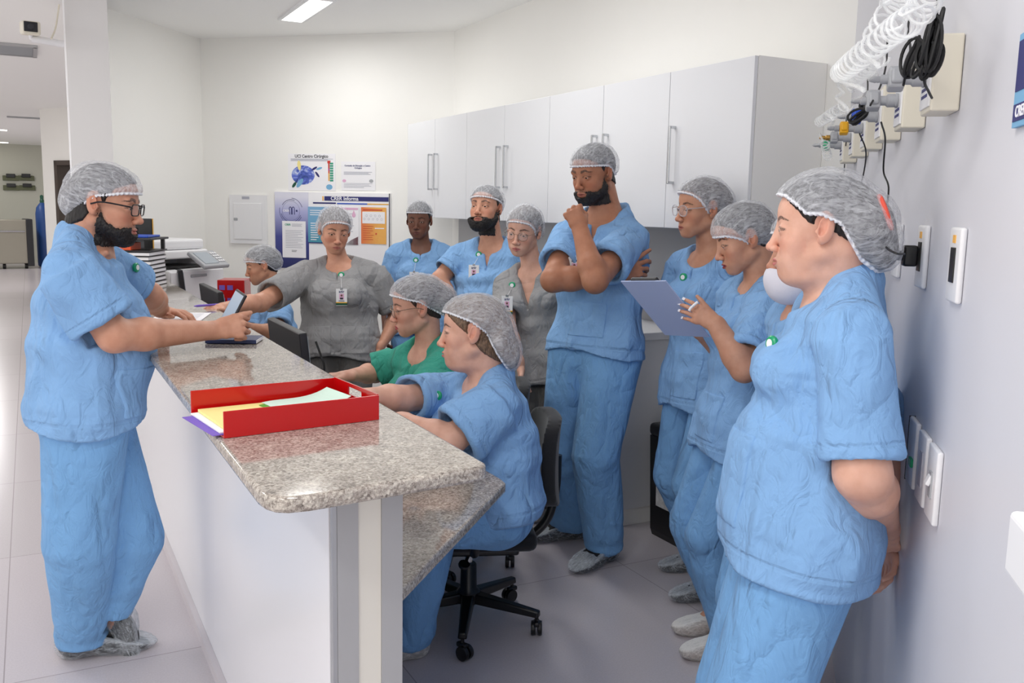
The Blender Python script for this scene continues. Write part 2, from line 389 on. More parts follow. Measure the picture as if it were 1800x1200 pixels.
# ------------------------------------------------------------------ signed-distance modelling
import openvdb
f32 = np.float32
def unit(v): v = np.asarray(v, float); return v / (np.linalg.norm(v) + 1e-12)
def perp(v, ax): v = np.asarray(v, float); return unit(v - ax * (v @ ax))
class Vol:
    def __init__(s, lo, hi, h, O=(0, 0, 0), R=None):
        s.h = h; s.O = np.array(O, float); s.R = np.eye(3) if R is None else np.asarray(R, float)   # columns = local axes in world
        s.lo = np.array(lo, float); n = np.ceil((np.array(hi) - s.lo) / h).astype(int) + 1
        s.ax = [(s.lo[i] + h * np.arange(n[i])).astype(f32) for i in range(3)]; s.v = np.full(n, .07, f32)
    def loc(s, p): return (np.asarray(p, float) - s.O) @ s.R
    def vec(s, d): return np.asarray(d, float) @ s.R
    def _sl(s, lo, hi):
        sl = []
        for i in range(3):
            a = int(np.clip(np.floor((lo[i] - s.lo[i]) / s.h), 0, len(s.ax[i]))); b = int(np.clip(np.ceil((hi[i] - s.lo[i]) / s.h) + 1, 0, len(s.ax[i])))
            if b <= a: return None, None
            sl.append(slice(a, b))
        sl = tuple(sl); return sl, (s.ax[0][sl[0]][:, None, None], s.ax[1][sl[1]][None, :, None], s.ax[2][sl[2]][None, None, :])
    def op(s, fn, lo, hi, k=.01, mode='u'):
        m = k + .012; sl, g = s._sl(np.asarray(lo) - m, np.asarray(hi) + m)
        if sl is None: return s
        d = fn(*g).astype(f32); a = s.v[sl]
        if mode == 'u': hh = np.clip(.5 + .5 * (a - d) / k, 0, 1); s.v[sl] = a * (1 - hh) + d * hh - k * hh * (1 - hh)
        else: d = -d; hh = np.clip(.5 - .5 * (a - d) / k, 0, 1); s.v[sl] = a * (1 - hh) + d * hh + k * hh * (1 - hh)
        return s
    def ell(s, c, r, k=.01, mode='u', R=None, world=False):
        c = np.asarray(c, float); r = np.asarray(r if hasattr(r, '__len__') else (r,) * 3, float)
        if world:
            c = s.loc(c); R = s.R.T @ (np.eye(3) if R is None else np.asarray(R))
        ext = np.abs(R) @ r if R is not None else r
        def fn(x, y, z):
            x = x - f32(c[0]); y = y - f32(c[1]); z = z - f32(c[2])
            if R is not None: q = R.astype(f32); x, y, z = x * q[0, 0] + y * q[1, 0] + z * q[2, 0], x * q[0, 1] + y * q[1, 1] + z * q[2, 1], x * q[0, 2] + y * q[1, 2] + z * q[2, 2]
            a, b, c_ = (x / f32(r[0])) ** 2, (y / f32(r[1])) ** 2, (z / f32(r[2])) ** 2
            k0 = np.sqrt(a + b + c_); k1 = np.sqrt(a / f32(r[0] ** 2) + b / f32(r[1] ** 2) + c_ / f32(r[2] ** 2)) + 1e-6
            return k0 * (k0 - 1) / k1
        return s.op(fn, c - ext, c + ext, k, mode)
    def seg(s, p0, p1, a0, a1, b0=None, b1=None, lat=None, k=.01, mode='u', cap=1., world=True):
        if world: p0, p1 = s.loc(p0), s.loc(p1); lat = s.vec(lat) if lat is not None else None
        p0 = np.asarray(p0, float); p1 = np.asarray(p1, float)
        b0 = a0 if b0 is None else b0; b1 = a1 if b1 is None else b1
        L = np.linalg.norm(p1 - p0) + 1e-9; ax = (p1 - p0) / L
        e1 = perp(lat, ax) if lat is not None else perp((1, 0, 0) if abs(ax[0]) < .8 else (0, 1, 0), ax); e2 = np.cross(ax, e1)
        R = max(a0, a1, b0, b1); lo = np.minimum(p0, p1) - R; hi = np.maximum(p0, p1) + R
        p0f, axf, e1f, e2f = [q.astype(f32) for q in (p0, ax, e1, e2)]
        def fn(x, y, z):
            x = x - p0f[0]; y = y - p0f[1]; z = z - p0f[2]
            S = x * axf[0] + y * axf[1] + z * axf[2]; t = np.clip(S / f32(L), 0, 1)
            U = x * e1f[0] + y * e1f[1] + z * e1f[2]; W = x * e2f[0] + y * e2f[1] + z * e2f[2]; S = S - t * f32(L)
            a = f32(a0) + f32(a1 - a0) * t; b = f32(b0) + f32(b1 - b0) * t; c = np.minimum(a, b) * f32(cap)
            U = (U / a) ** 2; W = (W / b) ** 2; S = (S / c) ** 2
            k0 = np.sqrt(U + W + S); k1 = np.sqrt(U / a ** 2 + W / b ** 2 + S / c ** 2) + 1e-6
            return k0 * (k0 - 1) / k1
        return s.op(fn, lo, hi, k, mode)
    def grid(s): return s.ax[0][:, None, None], s.ax[1][None, :, None], s.ax[2][None, None, :]
    def half(s, p, n, k=.004):
        """keep the side of the plane the normal points away from"""
        p = s.loc(p); n = s.vec(unit(n)).astype(f32); x, y, z = s.grid()
        d = (x - f32(p[0])) * n[0] + (y - f32(p[1])) * n[1] + (z - f32(p[2])) * n[2]
        a = s.v; hh = np.clip(.5 - .5 * (a - d) / k, 0, 1); s.v = (a * (1 - hh) + d * hh + k * hh * (1 - hh)).astype(f32); return s
    def mesh(s, v=None, world=True):
        v = s.v if v is None else v
        b = .07; v = np.clip(v, -b, b).astype(f32); v = np.ascontiguousarray(v)
        g = openvdb.FloatGrid(b); g.copyFromArray(v, tolerance=0.0)
        pts, quads = g.convertToQuads(isovalue=0.0)
        pts = np.asarray(pts, float) * s.h + s.lo; quads = np.asarray(quads, np.int32)
        if len(quads):
            c = v[tuple(np.clip(np.round((pts - s.lo) / s.h).astype(int), 0, np.array(v.shape) - 1).T)]
            fn = np.cross(pts[quads[:, 2]] - pts[quads[:, 0]], pts[quads[:, 3]] - pts[quads[:, 1]])
            fc = pts[quads].mean(1); q = fc + fn / (np.linalg.norm(fn, axis=1, keepdims=True) + 1e-12) * s.h * 1.5
            ii = lambda a: tuple(np.clip(np.round((a - s.lo) / s.h).astype(int), 0, np.array(v.shape) - 1).T)
            q2 = 2 * fc - q
            if (v[ii(q)] - v[ii(q2)]).mean() < 0: quads = quads[:, ::-1]
        return (pts @ s.R.T + s.O if world else pts), quads
    def hit(s, o, d, v=None, t0=.3, t1=8):
        """first point of the surface along a ray (world)"""
        v = s.v if v is None else v; o = s.loc(o); d = s.vec(unit(d)); t = np.arange(t0, t1, s.h * .5); q = o + t[:, None] * d
        i = np.round((q - s.lo) / s.h).astype(int); ok = np.all((i >= 0) & (i < np.array(v.shape)), axis=1)
        i = i[ok]; t = t[ok]
        if not len(t): return None
        w = np.nonzero(v[tuple(i.T)] < 0)[0]
        return None if not len(w) else (o + t[w[0]] * d) @ s.R.T + s.O
def vnormals(p, q):
    fn = np.cross(p[q[:, 2]] - p[q[:, 0]], p[q[:, 3]] - p[q[:, 1]]); n = np.zeros_like(p)
    for k in range(4):
        for j in range(3): n[:, j] += np.bincount(q[:, k], fn[:, j], len(p))
    return n / (np.linalg.norm(n, axis=1, keepdims=True) + 1e-12)
_rng = np.random.RandomState(7); _tab = _rng.rand(4096).astype(f32)
def noise(p):
    i = np.floor(p).astype(np.int64); f = p - i; u = f * f * (3 - 2 * f); o = 0
    for dx in (0, 1):
        for dy in (0, 1):
            for dz in (0, 1):
                hsh = ((i[:, 0] + dx) * 73856093 ^ (i[:, 1] + dy) * 19349663 ^ (i[:, 2] + dz) * 83492791) & 4095
                o = o + _tab[hsh] * (u[:, 0] if dx else 1 - u[:, 0]) * (u[:, 1] if dy else 1 - u[:, 1]) * (u[:, 2] if dz else 1 - u[:, 2])
    return o
def ridge(p): return 1 - np.abs(2 * noise(p) - 1)
def sstep(x, a, b): t = np.clip((x - a) / (b - a), 0, 1); return t * t * (3 - 2 * t)
def join(parts):
    P_, Q_ = [], []; n = 0
    for p, q in parts:
        if len(q): P_.append(p); Q_.append(q + n); n += len(p)
    return np.concatenate(P_), np.concatenate(Q_)
def to_obj(name, p, q, mt, parent, org, attrs=None):
    me = bpy.data.meshes.new(name); p = (p - org).astype(f32); me.vertices.add(len(p)); me.vertices.foreach_set('co', p.ravel())
    me.loops.add(q.size); me.loops.foreach_set('vertex_index', q.astype(np.int32).ravel()); me.polygons.add(len(q))
    me.polygons.foreach_set('loop_start', np.arange(0, q.size, 4, dtype=np.int32)); me.update(calc_edges=True)
    for k, a in (attrs or {}).items():
        if a.ndim == 1: at = me.attributes.new(k, 'FLOAT', 'POINT'); at.data.foreach_set('value', a.astype(f32))
        else: at = me.attributes.new(k, 'FLOAT_VECTOR', 'POINT'); at.data.foreach_set('vector', a.astype(f32).ravel())
    return link(name, me, mt, parent, True)
# ------------------------------------------------------------------ room shell
def st(name, mb, mt, bevel=0): return structure(mb.build(name, mt, None, bevel))
st('floor', MB().box2((-4, -4, -.1), (8, 32, 0)), 'vinyl_floor')
st('ceiling', MB().box2((-3.3, -.6, CEIL), (8, 32, CEIL + .1)), 'ceiling_paint')
CC = np.array((.6717, .7408, 0)); NN = np.array((.7408, -.6717, 0)); DD = .36      # right wall: runs along CC, NN points out of the room
cor = np.array((2.99, (2.99 * NN[0] - DD) / -NN[1], 0)); T0 = cor @ CC
def WP(px, py, off=0): return PL(px, py, NN, DD - off)                               # on the right wall, off metres in front of it
def WT(t, z, off=0): return NN * (DD - off) + CC * t + UP_ * z
UP_ = np.array([0, 0, 1.])
q0 = WT(T0, 0)[:2]; q1 = WT(-.6, 0)[:2]; o_ = NN[:2] * .15
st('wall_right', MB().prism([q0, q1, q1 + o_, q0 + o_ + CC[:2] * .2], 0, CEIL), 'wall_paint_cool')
st('wall_cabinets', MB().prism([(2.99, 6.75), (2.99, q0[1]), (3.14, q0[1] - .05), (3.14, 6.82)], 0, CEIL), 'wall_paint')
D0 = np.array((2.99, 6.75)); D1 = np.array((1.33, 8.24)); dD = (D0 - D1) / np.linalg.norm(D0 - D1); nD = np.array((-dD[1], dD[0]))  # dD: to the right along the back wall, nD: away from the room
st('wall_back', MB().prism([D0, D0 + nD * .15 + dD * .1, D1 + nD * .15 - dD * .05, D1], 0, CEIL), 'wall_paint')
E1 = np.array((.47, 7.255)); eD = (D1 - E1) / np.linalg.norm(D1 - E1); eN = np.array((-eD[1], eD[0]))
st('wall_left', MB().prism([D1, D1 + eN * .15, E1 + eN * .15, E1], 0, CEIL), 'wall_paint')
# pillar closing the left wall
cl = P(113, 200, 5.93)[:2]; cr = P(196, 200, 5.74)[:2]; cu_ = (cr - cl) / np.linalg.norm(cr - cl); cn = np.array((-cu_[1], cu_[0]))
cl = P(122, 200, 5.93)[:2]
kk_ = (E1[0] * eD[1] - E1[1] * eD[0]) / (cr[0] * eD[1] - cr[1] * eD[0]); ep = cr * kk_      # where the pillar's right side meets the left wall
st('wall_pillar', MB().prism([cl, cr, ep + eN * .02, ep + eN * .14, cl * 1.09], 0, CEIL), 'column_paint')
st('trim_1', MB().prism([cl - cu_ * .018, cl - cu_ * .001, (cl - cu_ * .001) * 1.05, (cl - cu_ * .018) * 1.05], 0, CEIL), 'white_plastic')
# corridor beyond
st('wall_far', MB().box2((-4, 26.2, 0), (4, 26.4, CEIL)), 'far_paint')
st('wall_corridor', MB().box2((-3.3, 7.5, 0), (-3.1, 26.2, CEIL)), 'wall_paint')
a = P(75, 300, 13.9)[:2]; b = P(97, 300, 13.75)[:2]; u = (b - a) / np.linalg.norm(b - a); n_ = np.array((-u[1], u[0])); c = P(128, 300, 13.5)[:2]
ln = np.linalg.norm(c - a)
st('wall_corridor_end', MB().prism([a, b, b + n_ * .25, a + n_ * .25], 0, CEIL), 'wall_paint')
lint = Zp(97, 282, 0); zl_ = P(97, 282, 13.7)[2]
st('wall_lintel', MB().prism([b, a + u * 1.4, a + u * 1.4 + n_ * .25, b + n_ * .25], zl_, CEIL), 'wall_paint')
st('wall_corridor_side', MB().prism([a + u * 1.05, a + u * 1.6, a + u * 1.6 + n_ * .25, a + u * 1.05 + n_ * .25], 0, zl_), 'wall_paint')
fr = MB(); w0, w1 = .0, .84
for s0, s1 in ((0, .07), (.78, .85)):
    fr.prism([b + u * s0 - n_ * .02, b + u * s1 - n_ * .02, b + u * s1 + n_ * .26, b + u * s0 + n_ * .26], 0, zl_)
fr.prism([b - n_ * .02, b + u * .85 - n_ * .02, b + u * .85 + n_ * .26, b + n_ * .26], zl_ - .07, zl_)
d1 = structure(fr.build('door_1', 'door_dark'))
MB().prism([b + u * .08 + n_ * .3, b + u * .14 + n_ * 1.0, b + u * .18 + n_ * 1.0, b + u * .12 + n_ * .3], .01, zl_ - .08).build('door_leaf', 'green_grey', d1)
st('wall_beyond_door', MB().prism([b - u * .5 + n_ * 2.2, b + u * 2 + n_ * 2.2, b + u * 2 + n_ * 2.3, b - u * .5 + n_ * 2.3], 0, CEIL), 'wall_paint')
# baseboard of the counter is built with the counter; skirting in the cabinet corner
# ------------------------------------------------------------------ ceiling fittings
def lamp(x, y, L, label, group=None, m='lamp_glow'):
    t = thing('ceiling_light', label, 'ceiling light', (x, y, CEIL - .012), 0)
    f = MB()
    for sx in (-1, 1): f.box((sx * .085, 0, .004), (.02, L + .04, .016))
    for sy in (-1, 1): f.box((0, sy * (L / 2 + .01), .004), (.15, .02, .016))
    f.build('frame', 'white_plastic', t); MB().box((0, 0, .006), (.15, L, .008)).build('diffuser', m, t); return t
lamp(1.785, 6.6, .80, 'lit white strip light set in the ceiling above the back of the reception')
for k, (px, py) in enumerate(((2, 228), (6, 250))):
    q = Zp(px, py, CEIL)
    t = thing('ceiling_light', ('lit strip light at the far left of the corridor ceiling, nearer one', 'lit strip light at the far left of the corridor ceiling, one further away')[k], 'ceiling light', q - (0.35, 0, .012))
    MB().box((0, 0, .006), (.9, .25, .01)).build('diffuser', 'far_glow', t); MB().box((0, 0, .009), (.96, .31, .004)).build('frame', 'white_plastic', t)
t = thing('ceiling_vent', 'grey slotted air vent in the corridor ceiling', 'vent', (-.25, 9.75, CEIL - .015))
f = MB()
for k in range(9): f.box((0, -.26 + k * .065, .004), (.70, .016, .012), rotm(.5))
f.build('slats', 'grey_plastic', t); f = MB()
for s_ in (-1, 1): f.box((s_ * .37, 0, .003), (.035, .66, .022)); f.box((0, s_ * .315, .003), (.76, .035, .022))
f.build('frame', 'grey_trim', t); MB().box((0, 0, .013), (.72, .62, .003)).build('backing', 'dark_plastic', t)
q = Zp(42, 206, CEIL); tag(MB().box(q - (0, 0, .008), (.5, .18, .014), None, .004).build('ceiling_vent', 'grey_plastic'), 'small thin grey vent further down the corridor ceiling', 'vent')
# ------------------------------------------------------------------ security camera on the pillar
c = P(53, 47, 5.75); t = thing('security_camera', 'white security camera on a bracket at the top of the pillar', 'security camera', c)
yw = math.atan2(-c[0], c[1]) + .1; R0 = rotm(.12, 0, yw)
MB().box((0, .06, 0), (.105, .17, .085), R0, .015).build('housing', 'beige_plastic', t)
MB().box(R0 @ np.array((0, -.03, 0)), (.078, .01, .06), R0, .004).build('front_window', 'black_plastic', t)
MB().lathe([(.018, 0), (.018, .012), (.014, .014)], R0 @ np.array((0, -.03, 0)), 16, R0 @ rotm(math.pi / 2), True).build('lens', 'dark_plastic', t)
w1_ = P(55, 66, 5.8) - c; w2_ = P(114, 78, 5.95) - c
MB().tube([(0, .06, -.03), w1_ + (0, .05, 0)], .012).tube(curve_pts([w1_ + (0, .05, 0), P(80, 72, 5.88) - c, w2_], 6), .022, 10).smooth().build('bracket', 'white_plastic', t)
MB().tube(curve_pts([P(104, 8, 5.9) - c, P(101, 30, 5.9) - c, P(97, 52, 5.9) - c, P(90, 68, 5.85) - c], 6), .006, 6).build('cable', 'beige_plastic', t)
# ------------------------------------------------------------------ far end of the corridor
c = P(14, 400, 20.8); c[2] = 0; t = thing('steel_cabinet', 'low stainless steel cabinet on castors at the far end of the corridor', 'cabinet', c, .12)
MB().box((-.25, .4, .62), (1.35, .7, 1.0), None, .02).build('body', 'steel', t); MB().box((.44, .38, .60), (.14, .74, 1.08), None, .02).build('side_unit', 'dark_plastic', t)
MB().tube([(-.9, .0, .86), (.34, .0, .86)], .022).build('rail', 'chrome', t)
for s_ in (-.75, -.1, .35): MB().lathe([(.06, -.03), (.06, .03)], (s_, .15, .06), 14, rotm(0, math.pi / 2)).build('castor', 'black_rubber', t)
c = P(76, 400, 21.9); c[2] = 0; t = thing('gas_cylinder', 'tall blue gas cylinder standing at the far end of the corridor', 'gas cylinder', c)
MB().lathe([(.12, 0), (.15, .03), (.155, .1), (.155, 1.25), (.13, 1.40), (.06, 1.5), (.04, 1.52)], (0, 0, 0), 24).smooth().build('tank', 'cylinder_blue', t)
MB().lathe([(.045, 1.5), (.05, 1.56), (.035, 1.6), (.04, 1.68), (.01, 1.70)], (0, 0, 0), 12).build('valve', 'dark_green', t)
for k, (px, py) in enumerate(((19, 313), (46, 313), (20, 330), (48, 330))):
    c = PL(px, py, np.array((0, 1., 0)), 26.18); t = thing('wall_outlet', ('upper left', 'upper right', 'lower left', 'lower right')[k] + ' dark gas outlet plate of four on the far corridor wall', 'outlet', c, 0, 'outlet plates on the far wall')
    MB().box((0, -.02, 0), (.36, .04, .12), None, .01).build('plate', 'green_grey', t); MB().box((0, -.05, .06), (.2, .06, .09), None, .01).build('connector', 'black_plastic', t)

# ------------------------------------------------------------------ reception counter
t = thing('reception_counter', 'white laminate front wall carrying the high granite counter', 'counter', (.565, 4.3, 0))
o = np.array((.565, 4.3, 0)); Bx = lambda lo, hi, bv=0: MB().box2(np.array(lo) - o, np.array(hi) - o, bv)
Bx((.49, 1.690, .0), (.637, 6.40, 1.048)).build('front_panel', 'counter_laminate', t)
Bx((.492, 1.672, 0), (.501, 1.689, 1.048)).build('end_strip', 'aluminium', t); Bx((.5015, 1.670, 0), (.544, 1.689, 1.048)).build('end_strip', 'grey_trim', t)
Bx((.5445, 1.673, 0), (.592, 1.689, 1.048)).build('end_strip', 'cream_trim', t); Bx((.5925, 1.670, 0), (.637, 1.689, 1.048)).build('end_strip', 'grey_trim', t)
Bx((.470, 1.70, 0), (.4895, 6.5, .045)).build('skirting', 'floor_coving', t)
pts = [(.328, 6.56), (.328, 1.565), (.333, 1.535), (.345, 1.512), (.365, 1.499), (.40, 1.495), (.735, 1.533), (.757, 1.541), (.768, 1.56), (.768, 6.98), (.60, 6.98), (.60, 6.56)]
ct = tag(MB().prism(pts, 1.050, 1.080).build('counter_top', 'granite', None, .008), 'high speckled grey granite counter top across the reception', 'counter top')
pts = [(.6375, 1.76), (.66, 1.76), (1.242, 2.385), (1.248, 2.42), (1.248, 5.75), (.6375, 5.75)]
dk = tag(MB().prism(pts, .718, .750).build('lower_counter', 'granite', None, .006), 'lower speckled granite slab with a slanted end behind the high counter', 'counter')
bk = thing('desk_bracket', 'steel support frame under the lower granite desk', 'bracket', (.9, 4.2, 0))
for y_ in (-1.0, .2, 1.4): MB().box((0, y_, .70), (.50, .04, .034)).box((-.24, y_, .36), (.03, .04, .68)).box((.22, y_, .36), (.03, .04, .68)).box((0, y_, .012), (.5, .04, .024)).build('support', 'aluminium', bk)
# ------------------------------------------------------------------ wall cabinets
XF = 2.594
def cabinet(y0, y1, doors, label, hand):
    t = thing('wall_cabinet', label, 'cabinet', (2.79, (y0 + y1) / 2, 1.50), 0, 'white wall cabinets over the worktop'); o = np.array((2.79, (y0 + y1) / 2, 1.50))
    MB().box2(np.array((XF + .02, y0 + .001, 1.50)) - o, np.array((2.988, y1 - .001, 2.20)) - o).build('body', 'laminate_edge' if doors == 1 else 'laminate', t)
    n = doors; wd = (y1 - y0) / n
    for k in range(n):
        a, b = y0 + k * wd + .002, y0 + (k + 1) * wd - .002
        d = MB().box2(np.array((XF, a, 1.502)) - o, np.array((XF + .018, b, 2.198)) - o, .0015).build('door', 'laminate', t)
        hy = hand[k]
        hy = (a + .05 if hy < 0 else b - .05)
        hb = MB(); hb.box2(np.array((XF - .034, hy - .006, 1.70)) - o, np.array((XF - .026, hy + .006, 1.955)) - o, .002)
        for z_ in (1.705, 1.95): hb.box2(np.array((XF - .030, hy - .006, z_ - .006)) - o, np.array((XF, hy + .006, z_ + .006)) - o)
        hb.build('handle', 'chrome', d)
    return t
cabinet(5.64, 6.72, 2, 'white double wall cabinet next to the notice board corner, above the furthest colleague', (1, -1))
cabinet(4.54, 5.64, 2, 'white double wall cabinet above the bearded colleague with hands on hips', (1, -1))
cabinet(3.45, 4.54, 2, 'white double wall cabinet behind the tall colleague with crossed arm', (1, -1))
cabinet(2.90, 3.45, 1, 'single-door white wall cabinet nearest the camera with an exposed side panel', (1,))
t = thing('base_cabinet', 'white base cabinet under the pale worktop behind the tall colleague', 'cabinet', (2.69, 5.1, 0)); o = np.array((2.69, 5.1, 0))
MB().box2(np.array((2.50, 3.655, .09)) - o, np.array((2.988, 6.55, .945)) - o).build('body', 'laminate', t); MB().box2(np.array((2.55, 3.67, 0)) - o, np.array((2.988, 6.5, .0895)) - o).build('plinth', 'laminate_edge', t)
for k in range(5):
    d = MB().box2(np.array((2.481, 3.66 + k * .575, .10)) - o, np.array((2.499, 3.66 + k * .575 + .571, .94)) - o, .0015).build('door', 'laminate', t)
    MB().box2(np.array((2.46, 3.72 + k * .575, .70)) - o, np.array((2.48, 3.73 + k * .575, .88)) - o).build('handle', 'chrome', d)
tag(MB().box2((2.465, 3.635, .946), (2.988, 6.56, .985), .004).build('worktop', 'white_plastic'), 'pale worktop on the base cabinet behind the clipboard', 'worktop')
tag(MB().box2((2.976, 3.0, .986), (2.9885, 6.6, 1.496)).build('shaded_wall_strip', 'grey_trim'), 'wall strip between worktop and wall cabinets, their shade painted in grey', 'shaded_wall_strip')  # grey sheet on the wall, stands in for the shade below the cabinets
# waste bin
c = np.array((2.77, 3.40, 0)); t = thing('waste_bin', 'black pedal bin with a pale label behind the person in clear glasses', 'bin', c)
b_ = MB(); prof = [(.115, .0), (.122, .03), (.135, .50)]
for (w0, z0), (w1_, z1) in zip(prof, prof[1:]): b_.add([(sx * w * 1.05, sy * w, z) for w, z in ((w0, z0), (w1_, z1)) for sx, sy in ((-1, -1), (1, -1), (1, 1), (-1, 1))], [(0, 1, 5, 4), (1, 2, 6, 5), (2, 3, 7, 6), (3, 0, 4, 7), (3, 2, 1, 0), (4, 5, 6, 7)])
b_.build('body', 'black_plastic', t); MB().box((0, 0, .53), (.30, .285, .065), None, .022).smooth().build('lid', 'black_plastic', t)
MB().box((-.137, -.01, .26), (.003, .17, .2), rotm(0, -.03, 0)).build('label_sticker', 'bin_label', t); MB().box((-.02, -.130, .26), (.17, .003, .2), rotm(.03, 0, 0)).build('label_sticker', 'bin_label', t)

# ------------------------------------------------------------------ notice boards on the back wall
WD = np.array((nD[0], nD[1], 0)); cD = float(WD @ np.array((D0[0], D0[1], 0))); RZ = math.atan2(dD[1], dD[0]); DX = np.array((dD[0], dD[1], 0))
def onD(px, py, off=0): return PL(px, py, WD, cD - off)
def sheet(name, cat, label, x0, y0, x1, y1, mt, off=.004, th=.002, group=None):
    """flat thing on the back wall between two photo corners; returns it with its width and height, local x right, z up, origin lower left"""
    a = onD(x0, y1, off); b = onD(x1, y1, off); h = onD(x0, y0, off)[2] - a[2]; w_ = float((b - a) @ DX)
    t = thing(name, label, cat, a, RZ, group); MB().box((w_ / 2, 0, h / 2), (w_, th, h)).build('sheet' if cat != 'notice board' else 'panel', mt, t); return t, w_, h
def strip(t, nm, mt, x, z, w_, h, y=-.002, th=.0012): return MB().box((x, y, z), (w_, th, h)).build(nm, mt, t)
def lines(t, mt, x0, x1, z0, z1, n, h=.004, y=-.002):
    m = MB()
    for k in range(n): z = z0 + (z1 - z0) * k / max(n - 1, 1); e = x1 - (x1 - x0) * (.0, .12, .05, .3)[k % 4]; m.box(((x0 + e) / 2, y, z), (e - x0, .0008, h))
    return m.build('text_lines', mt, t)
ROTW = (math.pi / 2, 0, 0)
t, w_, h = sheet('electrical_panel', 'electrical panel', 'white flush electrical panel cover on the back wall left of the notice board', 406, 342, 470, 427, 'white_plastic', .012, .02)
d = MB().box((w_ / 2, -.014, h * .46), (w_ * .76, .008, h * .74), None, .003).build('door', 'white_plastic', t); MB().box((w_ * .18, -.02, h * .5), (.035, .008, .022), None, .003).build('latch', 'grey_plastic', d)
strip(t, 'rating_sticker', 'ink_light', w_ * .45, h * .94, .07, .022, -.0112)
t, w_, h = sheet('notice_board', 'notice board', 'large notice board headed CRER Informa on the back wall', 486, 337, 686, 470, 'paper', .012, .02)
bz = strip(t, 'blue_field', 'board_blue', w_ * .15, h / 2, w_ * .30, h, -.0107); strip(t, 'edge_strip', 'ink', w_ - .004, h / 2, .008, h, -.0108)
hb = strip(t, 'header_band', 'ink_navy', w_ * .715, h * .925, w_ * .55, .036, -.0112); strip(t, 'header_tab', 'amber', w_ * .428, h * .925, .012, .036, -.0112)
text('lettering', 'CRER Informa', .042, 'white_ink', hb, (w_ * .615, -.0122, h * .925), ROTW, .0008)
strip(t, 'colour_rule', 'ink_navy', w_ * .44, h * .865, w_ * .20, .012, -.0112); strip(t, 'colour_rule', 'blue_plastic', w_ * .68, h * .862, w_ * .26, .010, -.0112); strip(t, 'colour_rule', 'yellow_plastic', w_ * .90, h * .862, w_ * .18, .008, -.0112)
lg = MB(); cx, cz = w_ * .145, h * .755
for r0, a0, a1, wd in ((.092, 1.2, 2.6, .004), (.092, 3.4, 5.9, .004), (.105, .3, 1.5, .0035), (.105, 2.9, 3.9, .0035), (.105, 4.9, 5.8, .0035), (.080, .0, 6.28, .0015)):
    lg.tube([(cx + r0 * math.cos(t_), -.0118, cz + r0 * math.sin(t_)) for t_ in np.linspace(a0, a1, 24)], wd / 2, 4)
lg.tube([(cx - .012, -.0118, cz - .03)] + [(cx - .006 + .010 * math.cos(t_) - .0, -.0118, cz + .02 + .012 * math.sin(t_)) for t_ in np.linspace(math.pi, 0, 8)] + [(cx + .004, -.0118, cz - .03)], .003, 4)
lg.tube([(cx + .012, -.0118, cz - .03)] + [(cx + .020 + .010 * math.cos(t_) - .0, -.0118, cz + .02 + .012 * math.sin(t_)) for t_ in np.linspace(math.pi, 0, 8)] + [(cx + .032, -.0118, cz - .03)], .003, 4)
lo_ = lg.build('round_logo', 'ink_navy', t); text('lettering', 'CRER', .024, 'white_ink', lo_, (cx - .045, -.0122, cz), ROTW, .0006); text('lettering', 'IR', .022, 'ink_navy', lo_, (cx + .052, -.0122, cz), ROTW, .0008)
t, w_, h = sheet('notice_sheet', 'notice', 'white typed letter with green heading pinned on the blue part of the notice board', 497, 388, 538, 452, 'paper', .0265, .002)
text('lettering', 'CRER', .022, 'green_ink', t, (w_ * .24, -.0018, h * .9), ROTW, .0005); lines(t, 'ink_light', w_ * .42, w_ * .86, h * .92, h * .86, 3, .003); lines(t, 'ink_light', w_ * .14, w_ * .9, h * .74, h * .28, 11, .003); lines(t, 'ink', w_ * .4, w_ * .62, h * .2, h * .17, 2, .003)
t, w_, h = sheet('notice_sheet', 'notice', 'blue and teal printed sheet behind the head of the colleague in grey scrubs', 542, 363, 580, 427, 'blue_sheet', .0265, .002)
lines(t, 'white_ink', w_ * .1, w_ * .7, h * .9, h * .78, 3, .006); lines(t, 'white_ink', w_ * .12, w_ * .5, h * .55, h * .1, 8, .007); strip(t, 'border_line', 'ink_navy', w_ * .5, .004, w_, .008)
t, w_, h = sheet('notice_sheet', 'notice', 'white sheet with pink heading and maroon wedge on the notice board', 588, 363, 631, 429, 'paper', .0265, .002)
strip(t, 'pink_heading', 'pink', w_ * .5, h * .95, w_ * .94, .016); lines(t, 'ink_light', w_ * .1, w_ * .8, h * .82, h * .35, 7, .004)
MB().prism([(w_ * .45, 0), (w_ * .97, 0), (w_ * .97, h * .22), (w_ * .7, h * .13)], 0, .001).build('maroon_wedge', 'maroon', t).rotation_euler = ROTW
dp = MB().lathe([(0.0005, .035), (.008, .018), (.016, .0), (.017, -.010), (.010, -.020), (.0005, -.024)], (0, 0, 0), 20); o = dp.build('drop_mark', 'pink', t); o.location = (w_ * .80, -.002, h * .80); o.scale = (1, .06, 1)
t, w_, h = sheet('notice_sheet', 'notice', 'orange printed sheet with a white diagram box at the right of the notice board', 635, 364, 679, 428, 'orange_sheet', .0265, .002)
strip(t, 'diagram_box', 'paper', w_ * .5, h * .72, w_ * .9, h * .32); m_ = MB()
for k in range(9): m_.tube([(w_ * (.14 + .085 * k) + .008 * math.cos(q), -.003, h * (.68 + .09 * (k % 2)) + .009 * math.sin(q)) for q in np.linspace(0, 6.28, 10)], .0009, 4)
m_.build('diagram', 'ink_light', t); lines(t, 'red_ink', w_ * .08, w_ * .85, h * .93, h * .93, 1, .008); lines(t, 'red_ink', w_ * .08, w_ * .5, h * .48, h * .12, 7, .003); lines(t, 'white_ink', w_ * .55, w_ * .92, h * .43, h * .43, 1, .008)
strip(t, 'red_mark', 'red_ink', w_ * .6, h * .28, .012, .012)
